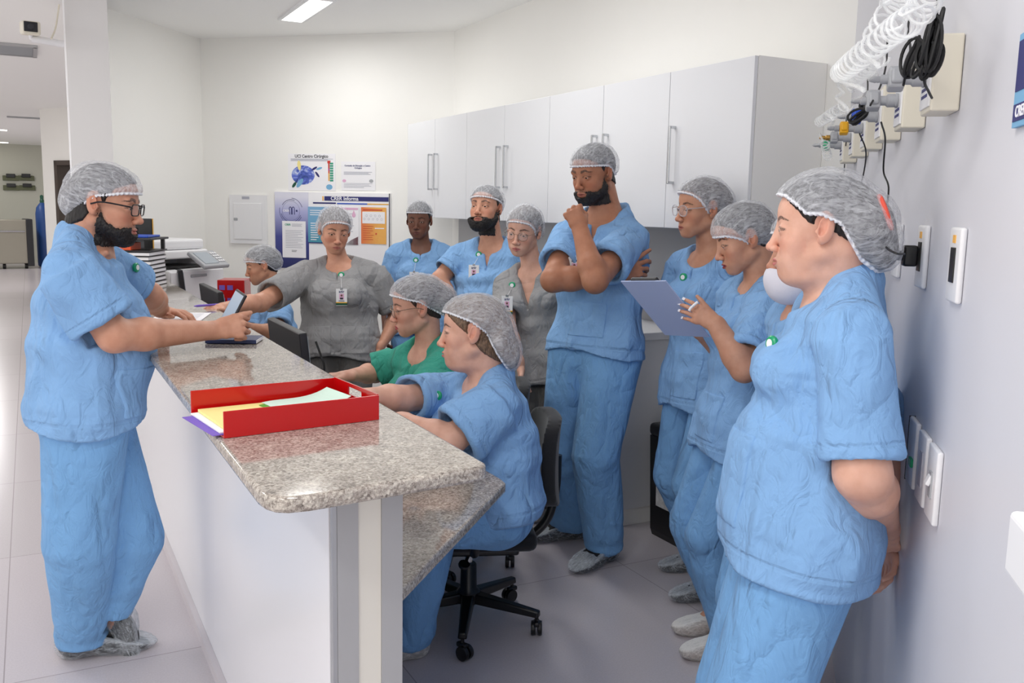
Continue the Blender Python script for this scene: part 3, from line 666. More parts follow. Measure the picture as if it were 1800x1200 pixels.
t, w_, h = sheet('wall_poster', 'poster', 'white poster with a globe, leaves and a green scale above the notice board', 507, 270, 590, 334, 'paper', .003, .002)
text('lettering', 'UCI Centro Cirúrgico', .036, 'ink', t, (w_ * .50, -.0018, h * .93), ROTW, .0008, sx=.92); lines(t, 'ink_light', w_ * .06, w_ * .95, h * .86, h * .81, 3, .004)
g = mat('globe_print', (70, 92, 190), .6); ns, L_ = nodes(g); tc = N(g, 'ShaderNodeTexCoord'); nn_ = N(g, 'ShaderNodeTexNoise', i_Scale=18., i_Detail=5., i_Distortion=1.5); L_.new(tc.outputs['Object'], nn_.inputs['Vector'])
r_ = ramp(g, nn_.outputs['Fac'], [(.3, srgb(40, 66, 130)), (.5, srgb(92, 110, 206)), (.6, srgb(160, 176, 226)), (.72, srgb(240, 242, 250))]); L_.new(r_.outputs[0], ns['Principled BSDF'].inputs['Base Color'])
def disc(t, nm, mt, x, z, rx, rz, rot=0, y=-.0022):
    m = MB(); pts = [(x + rx * math.cos(q) * math.cos(rot) - rz * math.sin(q) * math.sin(rot), y, z + rx * math.cos(q) * math.sin(rot) + rz * math.sin(q) * math.cos(rot)) for q in np.linspace(0, 2 * math.pi, 33)[:-1]]
    m.add(pts + [(a, y + .001, c) for a, _, c in pts], [tuple(range(32)), tuple(range(32, 64))[::-1]] + [(i, (i + 1) % 32, 32 + (i + 1) % 32, 32 + i) for i in range(32)]); return m.build(nm, mt, t)
disc(t, 'globe', 'globe_print', w_ * .32, h * .42, .104, .078)
for x, z, a, c in ((.66, .60, .3, 'sky_blue'), (.56, .60, .5, 'ink_navy'), (.62, .44, -.9, 'ink_navy')): disc(t, 'leaf_print', c, w_ * x, h * z, .028, .009, a)
disc(t, 'yellow_leaf_print', 'yellow_paper', w_ * .24, h * .68, .016, .04, .1, -.0034); disc(t, 'green_leaf_print', 'dark_green', w_ * .13, h * .15, .028, .012, .9, -.0034); disc(t, 'blue_leaf_print', 'sky_blue', w_ * .25, h * .2, .045, .018, .9, -.0036)
for k in range(8): strip(t, 'scale_box', 'green_ink', w_ * .92, h * (.74 - k * .066), .030, .014)
for k, c in enumerate(('red_ink', 'red_ink', 'red_ink', 'magenta', 'orange', 'amber', 'amber', 'amber')): strip(t, 'scale_bar', c, w_ * .865, h * (.78 - k * .068), .012 if k else .026, .022)
disc(t, 'round_face_mark', 'sky_blue', w_ * .87, h * .10, .028, .022)
t, w_, h = sheet('certificate', 'poster', 'pale framed certificate above the right half of the notice board', 600, 284, 660, 334, 'paper', .003, .002)
text('lettering', 'Comissão de Educação e Centro', .017, 'ink_navy', t, (w_ * .48, -.0018, h * .86), ROTW, .0004); text('lettering', 'Cirúrgico', .017, 'ink_navy', t, (w_ * .5, -.0018, h * .78), ROTW, .0004)
lines(t, 'ink_light', w_ * .08, w_ * .9, h * .64, h * .56, 3, .004); lines(t, 'ink_light', w_ * .08, w_ * .92, h * .24, h * .1, 4, .003); disc(t, 'seal', 'grey_plastic', w_ * .88, h * .33, .018, .014); disc(t, 'seal', 'pink', w_ * .09, h * .33, .016, .012)

# ------------------------------------------------------------------ things on the counter
ZT = 1.0805
t = thing('document_tray', 'bright red open-ended document tray on the near end of the counter', 'tray', (.505, 2.092, ZT), math.radians(6.5))
W2, D2, Hh, th = .180, .128, .056, .004
MB().box((0, 0, th / 2), (2 * W2, 2 * D2, th), None, .001).build('base', 'red_acrylic', t)
for s_ in (-1, 1): MB().box((0, s_ * (D2 - th / 2), Hh / 2 + th / 2), (2 * W2, th, Hh), None, .0012).build('side_wall', 'red_acrylic', t)
e_ = MB(); x = W2 - th / 2; yy = D2 - th
e_.box((x, 0, .018), (th, 2 * yy, .028)); e_.box((x, 0, .0555), (th, 2 * yy, .009)); e_.box((x, (yy + .045) / 2, .0415), (th, yy - .045, .019)); e_.box((x, -(yy + .045) / 2, .0415), (th, yy - .045, .019))
for s_ in (-1, 1): e_.box((x, s_ * .045, .0415), (th * .98, .012, .019))
e_.build('end_wall', 'red_acrylic', t)
TR_ = rotm(0, 0, math.radians(6.5)); T = lambda x, y, z: np.array((.505, 2.092, ZT)) + TR_ @ np.array((x, y, z))
def page(name, label, cat, mt, c, sx, sy, rz, z, th=.001, curl=0, tilt=0):
    n = 12; v = []; f = []
    for k in range(n + 1):
        for j in (0, 1):
            xx = -sx / 2 + sx * k / n; zz = curl * ((k / n - .5) * 2) ** 2 * (k / n) + tilt * (k / n)
            v += [(xx, (j - .5) * sy, zz), (xx, (j - .5) * sy, zz + th)]
    for k in range(n): a = k * 4; b = a + 4; f += [(a, a + 2, b + 2, b), (a + 1, b + 1, b + 3, a + 3), (a, b, b + 1, a + 1), (a + 2, a + 3, b + 3, b + 2)]
    f += [(0, 1, 3, 2), (n * 4, n * 4 + 2, n * 4 + 3, n * 4 + 1)]
    v = np.array(v) @ rotm(0, 0, rz).T; p = T(c[0], c[1], z); m = MB().add(v, f); o = m.build(name, mt); o.location = p; o.rotation_euler = (0, 0, math.radians(6.5)); return tag(o, label, cat)
page('paper_sheet', 'purple sheet poking out under the open end of the red tray', 'paper', 'purple_paper', (-.105, -.008), .20, .205, .05, .0048, .0015)
page('paper_sheet', 'white sheet on the purple one, poking out of the red tray', 'paper', 'paper', (-.075, .0), .22, .212, .02, .0072, .003)
page('paper_sheet', 'pale yellow sheet lying in the red tray', 'paper', 'yellow_paper', (-.035, .002), .27, .205, .0, .0115, .006)
page('paper_sheet', 'green printed leaflet with a curled edge in the red tray', 'paper', 'green_paper', (.058, -.012), .17, .19, .1, .0185, .001, .012)
page('paper_sheet', 'mint green folded sheet topmost in the red tray', 'paper', 'mint_paper', (.065, .03), .17, .13, .06, .0205, .001, .016, .004)
c = Zp(406, 604, ZT); t = thing('notebook', 'closed dark blue notebook under the hand holding the tablet', 'notebook', c, math.radians(-24))
MB().box((0, .055, .008), (.178, .125, .014), None, .003).build('cover', 'navy', t); MB().box((.003, .055, .008), (.174, .117, .0105)).build('pages', 'paper', t)
c = Zp(318, 557, ZT); t = thing('paper_sheet', 'white sheet of notes lying on the counter in front of the leaning person', 'paper', c, math.radians(-18))
MB().box((0, 0, .0015), (.21, .297, .002)).build('sheet', 'paper', t); lines_ = MB()
for k in range(12): lines_.box((-.0, -.12 + k * .021, .0027), (.16, .0025, .0004))
lines_.build('text_lines', 'ink_light', t)
c = Zp(247, 503, ZT)
for k in range(8):
    t = thing('book', ('black-covered ring binder at the bottom of the pile of documents', 'black-covered binder second from the bottom of the pile', 'black-covered binder third from the bottom of the pile', 'black-covered binder fourth from the bottom of the pile', 'black-covered binder fifth from the bottom of the pile', 'black-covered binder sixth from the bottom of the pile', 'black-covered binder seventh from the bottom of the pile', 'black-covered binder topmost in the pile, under the orange box')[k], 'binder', c + (0, .1, k * .0255), -.45 + .03 * (k % 3), 'binders piled on the counter')
    MB().box((0, 0, .0020), (.235, .30, .003)).box((0, 0, .0225), (.235, .30, .003)).box((-.117, 0, .0123), (.003, .30, .0235)).build('cover', 'dark_plastic', t); MB().box((.004, 0, .0122), (.222, .292, .0165)).build('pages', 'paper', t)
t = thing('desk_organiser', 'black desk organiser with an orange box and a blue folder on top of the binders', 'organiser', c + (0, .1, 8 * .0256), -.45)
MB().box((0, 0, .004), (.25, .30, .006)).box((0, 0, .074), (.27, .31, .012), None, .003).box((-.02, 0, .04), (.02, .28, .064)).box((.11, .12, .04), (.02, .02, .064)).build('shelf', 'dark_plastic', t)
tag(MB().box(c + (-.06, .04, 8 * .0256 + .03), (.10, .16, .042), rotm(0, 0, -.45), .003).build('small_box', 'orange'), 'small orange box inside the black desk organiser', 'box')
tag(MB().box(c + (.0, .1, 8 * .0256 + .087), (.20, .24, .012), rotm(0, 0, -.4), .003).build('folder', 'blue_plastic'), 'bright blue folder lying on the black desk organiser', 'folder')
c2 = P(250, 415, 5.75); t = thing('computer_monitor', 'black upright monitor edge beside the pile of binders at the far end of the counter', 'monitor', (c2[0], c2[1], 1.0805), -.35)
MB().box((-.10, 0, .24), (.33, .035, .30), None, .006).build('housing', 'black_plastic', t); MB().box((-.1, 0, .006), (.2, .16, .012), None, .004).box((-.1, .01, .06), (.04, .03, .12)).build('stand', 'black_plastic', t); MB().box((.066, -.0, .24), (.003, .02, .30)).build('edge_strip', 'yellow_plastic', t)
# monitors standing on the lower desk behind the counter
def monitor(x0px, x1px, xp, label, ztop, w_=.50):
    X = np.array((1., 0, 0)); a = PL(x0px[0], x0px[1], X, xp); b = PL(x1px[0], x1px[1], X, xp); y0, y1 = b[1], a[1]; zt = (a[2] + b[2]) / 2
    t = thing('computer_monitor', label, 'monitor', (xp, (y0 + y1) / 2, .7505)); hw = (y1 - y0) / 2; H_ = zt - .7505
    MB().box((.02, 0, H_ - .165), (.03, 2 * hw, .33), rotm(0, -.10, 0), .005).build('housing', 'dark_plastic', t)
    MB().box((.038, 0, H_ - .165), (.003, 2 * hw - .03, .30), rotm(0, -.10, 0)).build('screen', 'screen_grey', t)
    MB().box((.0, 0, H_ - .15), (.004, .035, .055), rotm(0, -.10, 0)).build('label_sticker', 'grey_plastic', t)
    MB().box((.02, 0, .006), (.17, .22, .012), None, .004).box((.01, 0, (H_ - .2) / 2), (.03, .06, H_ - .2), None, .005).build('stand', 'dark_plastic', t)
monitor((474, 553), (531, 590), .87, 'black monitor back poking above the counter beside the person in green', 0)
monitor((353, 498), (386, 512), .87, 'black monitor back poking above the counter by the pen hand, middle of three', 0)
monitor((288, 462), (316, 474), .86, 'black monitor back furthest along the counter by the copier', 0)
# keyboards and mice for the two seated typists
for y_, lb in ((3.35, 'black keyboard on the lower desk in front of the person in green'), (2.85, 'black keyboard on the lower desk in front of the nearest seated person')):
    t = thing('keyboard', lb, 'keyboard', (1.05, y_, .7505)); MB().box((0, 0, .009), (.14, .42, .016), None, .004).build('case', 'dark_plastic', t); m_ = MB()
    for i in range(5):
        for j in range(14): m_.box((-.05 + i * .024, -.19 + j * .029, .019), (.018, .022, .005))
    m_.build('keys', 'black_plastic', t)
t = thing('network_cable', 'black cable hanging by the near monitor behind the counter', 'cable', P(560, 620, 3.35)); o = P(560, 620, 3.35)
zd_ = .756 - o[2]; MB().tube(curve_pts([P(555, 600, 3.36) - o, P(564, 625, 3.36) - o, P(570, 648, 3.36) - o, (.01, .0, zd_ * .7), (.01, .02, zd_), (-.10, .06, zd_)], 6), .004, 6).build('cord', 'black_rubber', t)
# copier
o = P(296, 520, 6.35); o[2] = 0; fn = hdir(110); rz = math.atan2(fn[1], fn[0]); t = thing('office_copier', 'large white multifunction copier behind the far end of the counter', 'copier', o, rz)
b1 = MB().box((0, 0, .53), (.50, .56, 1.02), None, .01).build('body', 'white_plastic', t)
for k, (z0, z1) in enumerate(((.05, .36), (.38, .70), (.72, 1.03))): 
    d = MB().box((.252, 0, (z0 + z1) / 2), (.012, .54, z1 - z0), None, .004).build('drawer', 'white_plastic', t); MB().box((.262, 0, z1 - .03), (.012, .16, .018), None, .004).build('handle', 'grey_plastic', d)
MB().box((-.17, 0, 1.07), (.16, .56, .07), None, .01).box((-.05, .24, 1.07), (.36, .08, .07), None, .01).build('rear_column', 'white_plastic', t); MB().box((.04, -.02, 1.052), (.26, .46, .012), None).build('output_tray', 'black_plastic', t)
MB().box((-.07, 0, 1.125), (.37, .58, .055), None, .012).build('scanner', 'white_plastic', t); MB().box((-.08, 0, 1.187), (.34, .56, .065), None, .018).build('document_feeder', 'white_plastic', t)
text('lettering', 'CC', .045, 'ink_light', t, (.03, -.281, 1.187), (math.pi / 2, 0, 0), 0)
cp_ = MB().box((.33, .02, 1.10), (.17, .26, .028), rotm(0, .55, 0), .010).build('control_panel', 'grey_plastic', t); MB().box((.33 + .008, -.015, 1.10 + .013), (.12, .14, .004), rotm(0, .55, 0)).build('touch_screen', 'screen_grey', cp_); m_ = MB()
for i in range(4):
    for j in range(3): m_.box(np.array((.339, .080 + j * .022, 1.114)) + rotm(0, .55, 0) @ np.array((-.045 + i * .028, 0, .001)), (.015, .014, .004), rotm(0, .55, 0))
m_.build('buttons', 'white_plastic', cp_)
t.scale = (1, 1, 1.085)
for k in range(6): MB().box((-.1, -.2815, .30 + k * .028), (.12, .003, .010)).build('vent_slot', 'grey_plastic', t)
c = P(412, 510, 5.95); t = thing('supply_box', 'red box with purple and white windows beside the copier', 'box', (c[0], c[1], .7505 + .0), -.4)
c[2] = .75; tz = P(410, 490, 5.95)[2] - .7505
MB().box((0, 0, tz * .75), (.17, .2, tz * .5), None, .003).box((0, 0, tz * .25), (.17, .2, tz * .5), None, .003).build('carton', 'red_acrylic', t); m_ = MB()
for i in range(2):
    for j in range(2): m_.box((-.055 + i * .05, -.1015, tz * (.62 + .24 * j)), (.035, .002, .03))
m_.build('windows', 'purple_paper', t)
t = thing('side_table', 'white side table carrying the red boxes beside the copier', 'table', (c[0], c[1], 0), -.4)
MB().box((0, 0, .735), (.4, .4, .03)).build('tabletop', 'laminate', t)
for sx in (-1, 1):
    for sy in (-1, 1): MB().box((sx * .17, sy * .17, .36), (.035, .035, .72)).build('leg', 'laminate', t)
t.location = (c[0] + .05, c[1] + .08, 0)

# ------------------------------------------------------------------ swivel chair
CX, CY = 1.41, 3.0; t = thing('swivel_chair', 'black swivel office chair with five castors under the nearest seated person', 'chair', (CX, CY, 0))
hub = MB().lathe([(.033, .085), (.045, .095), (.045, .135), (.032, .15), (.030, .24), (.026, .245)], (0, 0, 0), 20).smooth().build('hub', 'black_plastic', t)
MB().lathe([(.014, .2), (.014, .345)], (0, 0, 0), 14).smooth().build('gas_lift', 'chrome', t)
for k in range(5):
    a = math.radians(-119 + 72 * k); R = rotm(0, 0, a); m_ = MB()
    v = [R @ np.array(p) for p in ((.02, -.027, .095), (.02, .027, .095), (.285, .017, .075), (.285, -.017, .075), (.02, -.024, .135), (.02, .024, .135), (.285, .013, .10), (.285, -.013, .10))]
    m_.add(v, [(0, 1, 2, 3), (7, 6, 5, 4), (0, 4, 5, 1), (1, 5, 6, 2), (2, 6, 7, 3), (3, 7, 4, 0)]); lg_ = m_.build('base_leg', 'black_plastic', t, .006)
    ca = R @ np.array((.275, 0, 0)); b = a + .9 + k; Rc = rotm(0, 0, b); w_ = MB()
    for s_ in (-1, 1): w_.lathe([(.010, -.009), (.0255, -.008), (.0275, 0), (.0255, .008), (.010, .009)], ca + Rc @ np.array((.012, s_ * .012, .0278)), 18, Rc @ rotm(math.pi / 2))
    w_.box(ca + Rc @ np.array((.0, 0, .052)), (.045, .022, .018), Rc, .006); w_.tube([ca + (0, 0, .055), ca + (0, 0, .082)], .007); w_.smooth().build('castor', 'black_plastic', lg_)
se = MB().box((0, 0, .398), (.46, .46, .07), None, .03).smooth().build('seat', 'black_fabric', t); MB().box((0, 0, .35), (.34, .34, .035), None, .01).build('seat_pan', 'black_plastic', t)
for s_, y_ in ((1, .10), (-1, -.10)): MB().tube(curve_pts([(.02, y_ * .4, .335), (-.0, y_, .33), (-.02, y_ * 1.5, .315)], 5), .006).lathe([(.0, -.006), (.02, -.006), (.022, 0), (.02, .006), (0, .006)], (-.03, y_ * 1.7, .305), 14, rotm(.4, .2, 0)).build('lever', 'black_plastic', t)
bkm = MB(); n = 10; v = []; f = []
sup = MB().tube(curve_pts([(.05, -.0, .345), (.20, -.0, .335), (.29, -.0, .40), (.325, -.0, .52), (.33, -.0, .66)], 8), .017, 10); sup.smooth().build('back_support', 'black_plastic', t)
Bv = Vol((.20, -.25, .45), (.42, .25, .92), .008, (0, 0, 0)); Bv.ell((.50, 0, .69), (.235, .36, .38), .02)
Xg, Yg, Zg = Bv.grid(); shell = np.maximum(np.abs(Xg - (.300 - 1.0 * Yg ** 2 + .35 * (Zg - .66) ** 2)) - .026, np.sqrt(np.sqrt((Yg / .20) ** 4 + ((Zg - .66) / .165) ** 4 + 1e-9)) * .2 - .2).astype(f32)
p, q = Bv.mesh(np.broadcast_to(shell, Bv.v.shape).copy()); to_obj('backrest', p, q, 'black_fabric', t, np.zeros(3))
ar_ = MB().tube(curve_pts([(-.0, -.235, .37), (.0, -.262, .40), (-.02, -.265, .55), (-.02, -.265, .615)], 6), .016, 10).smooth().build('arm_post', 'black_plastic', t); ar2 = MB().tube(curve_pts([(-.0, .235, .37), (.0, .262, .40), (-.02, .265, .55), (-.02, .265, .615)], 6), .016, 10).smooth().build('arm_post', 'black_plastic', t)
for s_ in (-1, 1): MB().box((-.02, s_ * .265, .628), (.24, .05, .03), None, .013).smooth().build('armrest', 'black_plastic', t)
for ch in t.children:
    if ch.name.split('.')[0] in ('seat', 'seat_pan', 'lever', 'back_support', 'backrest', 'arm_post', 'armrest'): ch.rotation_euler = (0, 0, -.36)
t2 = thing('swivel_chair', 'black swivel chair under the person in green scrubs', 'chair', (1.62, 3.62, 0))
for ch in list(t.children):
    cc_ = ch.copy(); COL.objects.link(cc_); cc_.parent = t2
    for g in ch.children: gg = g.copy(); COL.objects.link(gg); gg.parent = cc_
t3 = thing('swivel_chair', 'black swivel chair under the person at the far end', 'chair', (1.55, 5.55, 0))
for ch in list(t.children):
    cc_ = ch.copy(); COL.objects.link(cc_); cc_.parent = t3
    for g in ch.children: gg = g.copy(); COL.objects.link(gg); gg.parent = cc_

# ------------------------------------------------------------------ right wall services
RW = math.atan2(CC[1], CC[0])           # local x along the wall (away from the camera), local y into the room side = left
def wt(name, label, cat, t_, z_, off=.0, group=None): return thing(name, label, cat, WT(t_, z_, off), RW, group)   # local -> x: along, y: out of the wall into the room
order = ('nearest', 'second nearest', 'third', 'fourth', 'fifth', 'furthest')
px_v = [(1655, 127, 1585, 131), (1602, 165, 1545, 171), (1560, 197, 1518, 200), (1533, 220, 1492, 223), (1510, 238, 1462, 241), (1492, 255, 1467, 257)]
cv = [('grey_plastic', 'grey'), ('grey_plastic', 'grey'), ('blue_plastic', 'blue'), ('yellow_plastic', 'yellow'), ('grey_plastic', 'brass-tipped grey'), ('green_plastic', 'green')]
VT = []
for k in range(6):
    tt_ = 1.895 + .352 * k; b = wt('gas_outlet_box', order[k] + ' beige outlet box on the right wall, with the ' + cv[k][1] + ' valve', 'outlet box', tt_, 1.768, 0, 'gas outlet boxes on the right wall')
    MB().box((.055, .026, .07), (.11, .05, .14), None, .004).build('case', 'beige_plastic', b); fp = MB().box((.055, .0525, .07), (.095, .004, .12), None, .001).build('front_label', 'white_plastic', b)
    MB().box((.055, .0548, .105), (.05, .001, .02)).box((.055, .0548, .045), (.06, .001, .006)).box((.055, .0548, .032), (.06, .001, .006)).build('text_lines', 'ink_navy', fp)
    x_ = .055; zc = .066; m_ = MB(); Ry = rotm(-math.pi / 2, 0, 0)
    m_.lathe([(.016, 0), (.017, .004), (.015, .006), (.015, .022), (.011, .026), (.011, .04)], (x_, .055, zc), 16, Ry); v_ = m_.smooth().build('coupling', 'grey_plastic', b)
    big = 1.0 if k < 2 else .85
    MB().box((x_, .108, zc), (.030 * big, .030 * big, .044 * big), rotm(.0, .3, 0), .005).box((x_, .108, zc), (.044 * big, .022 * big, .030 * big), rotm(0, .3, 0), .005).build('valve_handle', cv[k][0], b)
    MB().lathe([(.009, 0), (.009, .012), (.006, .015), (.007, .018), (.006, .021), (.007, .024), (.004, .034)], (x_, .122, zc), 12, Ry).smooth().build('hose_nipple', 'brass' if k == 4 else 'grey_plastic', b)
    VT.append(WT(tt_ + x_, 1.768 + zc, .156))
def coil(path, r, turns, tr_=.0035):
    c = np.array(curve_pts(path, 20)); n = int(turns * 14); seg = np.linalg.norm(np.diff(c, axis=0), axis=1); s_ = np.r_[0, np.cumsum(seg)]; u_ = np.linspace(0, s_[-1], n)
    q = np.stack([np.interp(u_, s_, c[:, i]) for i in range(3)], 1); tg = np.gradient(q, axis=0); tg /= np.linalg.norm(tg, axis=1, keepdims=True); out = []; e = np.cross(tg[0], (0, 0, 1.)); e /= np.linalg.norm(e)
    for i in range(n): e = e - tg[i] * (e @ tg[i]); e /= np.linalg.norm(e); g_ = np.cross(tg[i], e); a = 2 * math.pi * turns * i / n; out.append(q[i] + r * (math.cos(a) * e + math.sin(a) * g_))
    return out
HO = [
 ('coiled clear air hose ending at the nearest grey valve, highest on the wall', VT[0], [WP(1600, -60, .10), WP(1580, 0, .16), WP(1560, 40, .17), WP(1535, 80, .18)], .024, 15, [WP(1515, 95, .18), WP(1545, 118, .2)]),
 ('coiled clear air hose looping over the second grey valve', VT[1], [WP(1640, -20, .12), WP(1610, 28, .16), WP(1570, 55, .17), WP(1500, 110, .2), WP(1478, 128, .2)], .020, 20, [WP(1468, 140, .2), WP(1520, 160, .22)]),
 ('coiled clear air hose leading to the blue valve', VT[2], [WP(1548, 100, .15), WP(1520, 120, .17), WP(1500, 140, .18), WP(1480, 158, .2)], .017, 12, [WP(1470, 172, .2), WP(1490, 195, .22)]),
 ('thin coiled clear hose hanging at the yellow valve', VT[3], [WP(1490, 185, .14), WP(1470, 196, .16), WP(1440, 215, .18)], .014, 10, [WP(1450, 200, .2), WP(1465, 212, .2)]),
 ('thin coiled clear hose hanging lowest in the corner', VT[5], [WP(1455, 275, .12), WP(1452, 262, .12), WP(1450, 250, .13)], .014, 5, [WP(1440, 235, .16), WP(1446, 250, .16)])]
for lb, end, path, r, tn, lead in HO:
    o = path[0]; t = thing('coiled_hose', lb, 'hose', o, 0, 'coiled hoses on the right wall'); c_ = coil(path, r, tn)
    MB().tube([p_ - o for p_ in c_], .0028, 6).smooth().build('coil', 'hose_plastic', t); MB().tube([p_ - o for p_ in curve_pts([c_[-1]] + lead + [end], 8)], .0036, 6).smooth().build('lead', 'hose_plastic', t)
def bundle(cx, cy, off, rx, rz, n, label, tail):
    c = WP(cx, cy, off); t = thing('black_cord', label, 'cable', c, 0, 'black cords on the right wall'); m_ = MB(); rs = np.random.RandomState(int(cx)); sc = 1.
    for k in range(n):
        a0 = rs.rand() * 3; ax_ = rx * (.6 + .6 * rs.rand()); az = rz * (.7 + .5 * rs.rand()); d_ = rs.randn(3) * .005; tl = rs.randn() * .3
        m_.tube([d_ + CC * (ax_ * math.cos(q) * math.cos(tl)) + UP_ * (az * math.sin(q)) - NN * (ax_ * .8 * math.cos(q + a0)) for q in np.linspace(0, 6.28, 24)[:-1]], .0032, 5, closed=True)
    m_.smooth().build('coiled_cord', 'black_rubber', t); MB().tube([p_ - c for p_ in curve_pts([WP(*q) for q in tail], 8)], .0024, 6).smooth().build('straight_cord', 'black_rubber', t)
bundle(1638, 75, .10, .012, .040, 7, 'thick looped bundle of black cord above the nearest outlet box', [(1649, -20, .03), (1647, 20, .05), (1646, 50, .08), (1640, 75, .10)])
bundle(1630, 105, .10, .014, .025, 8, 'tight knot of black cord beside the nearest grey valve', [(1636, 95, .10), (1625, 140, .1), (1632, 160, .08), (1638, 172, .06)])
bundle(1603, 98, .10, .018, .032, 5, 'loose loops of black cord between the two grey valves', [(1598, 30, .03), (1596, 60, .06), (1600, 90, .1), (1588, 150, .1)])
bundle(1522, 178, .07, .016, .022, 6, 'looped black cord behind the blue valve', [(1560, 60, .03), (1558, 110, .05), (1548, 150, .08), (1530, 185, .12)])
bundle(1512, 205, .12, .022, .018, 4, 'loose loops of black cord behind the yellow valve', [(1524, 120, .03), (1525, 160, .05), (1515, 200, .1), (1496, 212, .12)])
for lb, pts_ in (('long black cord hanging from the blue valve down to the plug', [(1549, 215, .1), (1556, 245, .06), (1553, 300, .04), (1562, 330, .04), (1556, 380, .05), (1552, 410, .06), (1556, 432, .10), (1575, 445, .10), (1590, 446, .06)]),
                 ('short dark cord hanging below the yellow valve', [(1511, 235, .08), (1522, 265, .05), (1519, 300, .03), (1512, 328, .02)]),
                 ('thin dark cord furthest along the right wall', [(1487, 190, .05), (1488, 240, .05), (1486, 262, .04), (1484, 302, .02)]),
                 ('dark cord dangling behind the cap of the nearest person', [(1526, 440, .05), (1528, 455, .04), (1532, 470, .03), (1529, 498, .02)])):
    q_ = [WP(*a) for a in pts_]; t = thing('hanging_cord', lb, 'cable', q_[0]); MB().tube([p_ - q_[0] for p_ in curve_pts(q_, 8)], .0022, 6).smooth().build('cord', 'black_rubber', t)
oo = ('nearest', 'second', 'third', 'furthest')
for k, tt_ in enumerate((1.735, 2.075, 2.43, 2.77)):
    b = wt('wall_socket', oo[k] + ' white tall socket plate at head height on the right wall' + (', unused' if k in (0,) else ', with a black plug' if k in (1, 2) else ', mostly hidden'), 'socket', tt_, 1.422, 0, 'socket plates on the right wall')
    MB().box((.045, .006, .066), (.092, .011, .133), None, .005).smooth().build('plate', 'white_plastic', b); MB().box((.045, .0125, .066), (.034, .003, .062), None, .001).build('socket_insert', 'black_plastic', b)
    MB().box((.045, .0122, .112), (.02, .002, .014)).build('voltage_sticker', 'amber', b)
    if k in (1, 2):
        c_ = WT(tt_ + .045, 1.489, .015); g = thing('power_plug', ('black power plug in the second socket plate', 'black power plug in the third socket plate')[k - 1], 'plug', c_, RW, 'black power plugs')
        MB().box((0, .016, 0), (.030, .030, .045), None, .006).lathe([(.011, .03), (.009, .06), (.005, .085)], (0, 0, 0), 12, rotm(-math.pi / 2)).smooth().build('plug_body', 'black_plastic', g)
        MB().tube(curve_pts([(0, .083, 0), (-.02, .105, .005), (.0, .11, .02) if k == 1 else (.03, .10, .03)], 6), .0042, 6).build('cord', 'black_rubber', g)
for k, (t0_, z_) in enumerate(((1.762, 1.008), (1.872, 1.008), (1.99, 1.010))):
    b = wt('switch_plate', ('white switch plate nearest the camera, low on the right wall', 'white blank plate between two others, low on the right wall', 'white plate with a small green tag, low on the right wall')[k], 'switch', t0_, z_, 0, 'plates low on the right wall')
    MB().box((.045, .006, .070), (.086, .011, .140), None, .004).smooth().build('plate', 'white_plastic', b)
    if k == 0: MB().box((.04, .0125, .07), (.024, .004, .05), None, .001).build('rocker', 'grey_plastic', b); MB().box((.04, .016, .078), (.02, .008, .02), rotm(.4), .002).build('toggle', 'white_plastic', b)
    if k == 1: MB().box((.04, .0122, .07), (.03, .002, .07)).build('insert', 'ink_light', b)
    if k == 2: MB().box((.02, .014, .055), (.03, .006, .018), None, .002).build('green_tag', 'green_plastic', b); MB().box((.087, .006, .07), (.003, .013, .14)).build('side_gap', 'dark_plastic', b)
a_ = WP(1770, 1000, .105); td = float(a_ @ CC); print('bin', pix((2.68,3.23,0)), pix((2.68,3.5,.5)), 'copier', P(318, 520, 6.35)); print('disp', td, a_[2], WP(1785, 760, .105)[2]); b = wt('towel_dispenser', 'white paper towel dispenser at the right edge of the photo', 'dispenser', td - .27, a_[2])
MB().box((.135, .053, .135), (.27, .105, .27), None, .045).smooth().build('cover', 'white_plastic', b); MB().box((.135, .056, .032), (.25, .11, .062), None, .006).build('lower_tray', 'white_plastic', b)
b = wt('wall_sign', 'blue wall sign with white letters cut off by the right edge of the photo', 'sign', 1.217, 1.70)
MB().box((.135, .004, .065), (.27, .006, .13)).build('sheet', 'sky_blue', b); MB().box((.135, .0075, .085), (.262, .001, .07)).build('blue_block', 'ink_navy', b); MB().box((.135, .0075, .020), (.262, .001, .024)).build('name_band', 'ink_navy', b)
text('lettering', 'CRER', .022, 'white_ink', b, (.225, .0085, .020), (math.pi / 2, 0, math.pi), .0004)
# ------------------------------------------------------------------ people
RES = 1.0
UP = np.array([0, 0, 1.])
def frame_from(yaw, pitch=0, roll=0):
    """columns: right, forward, up; yaw as in hdir, pitch > 0 looks down, roll > 0 leans to the right"""
    h = hdir(yaw); r = np.cross(h, UP); f = math.cos(math.radians(pitch)) * h - math.sin(math.radians(pitch)) * UP; u = np.cross(r, f)
    q = math.radians(roll); r2 = math.cos(q) * r - math.sin(q) * u; u2 = math.sin(q) * r + math.cos(q) * u
    return np.stack([r2, f, u2], 1)
def ik(a, c, l1, l2, pole):
    a = np.asarray(a, float); c = np.asarray(c, float); d = np.linalg.norm(c - a); ax = (c - a) / (d + 1e-9)
    if d > (l1 + l2) * .995: return a + ax * d * l1 / (l1 + l2)
    x = (d * d + l1 * l1 - l2 * l2) / (2 * d); h = math.sqrt(max(l1 * l1 - x * x, 0)); return a + ax * x + perp(pole, ax) * h

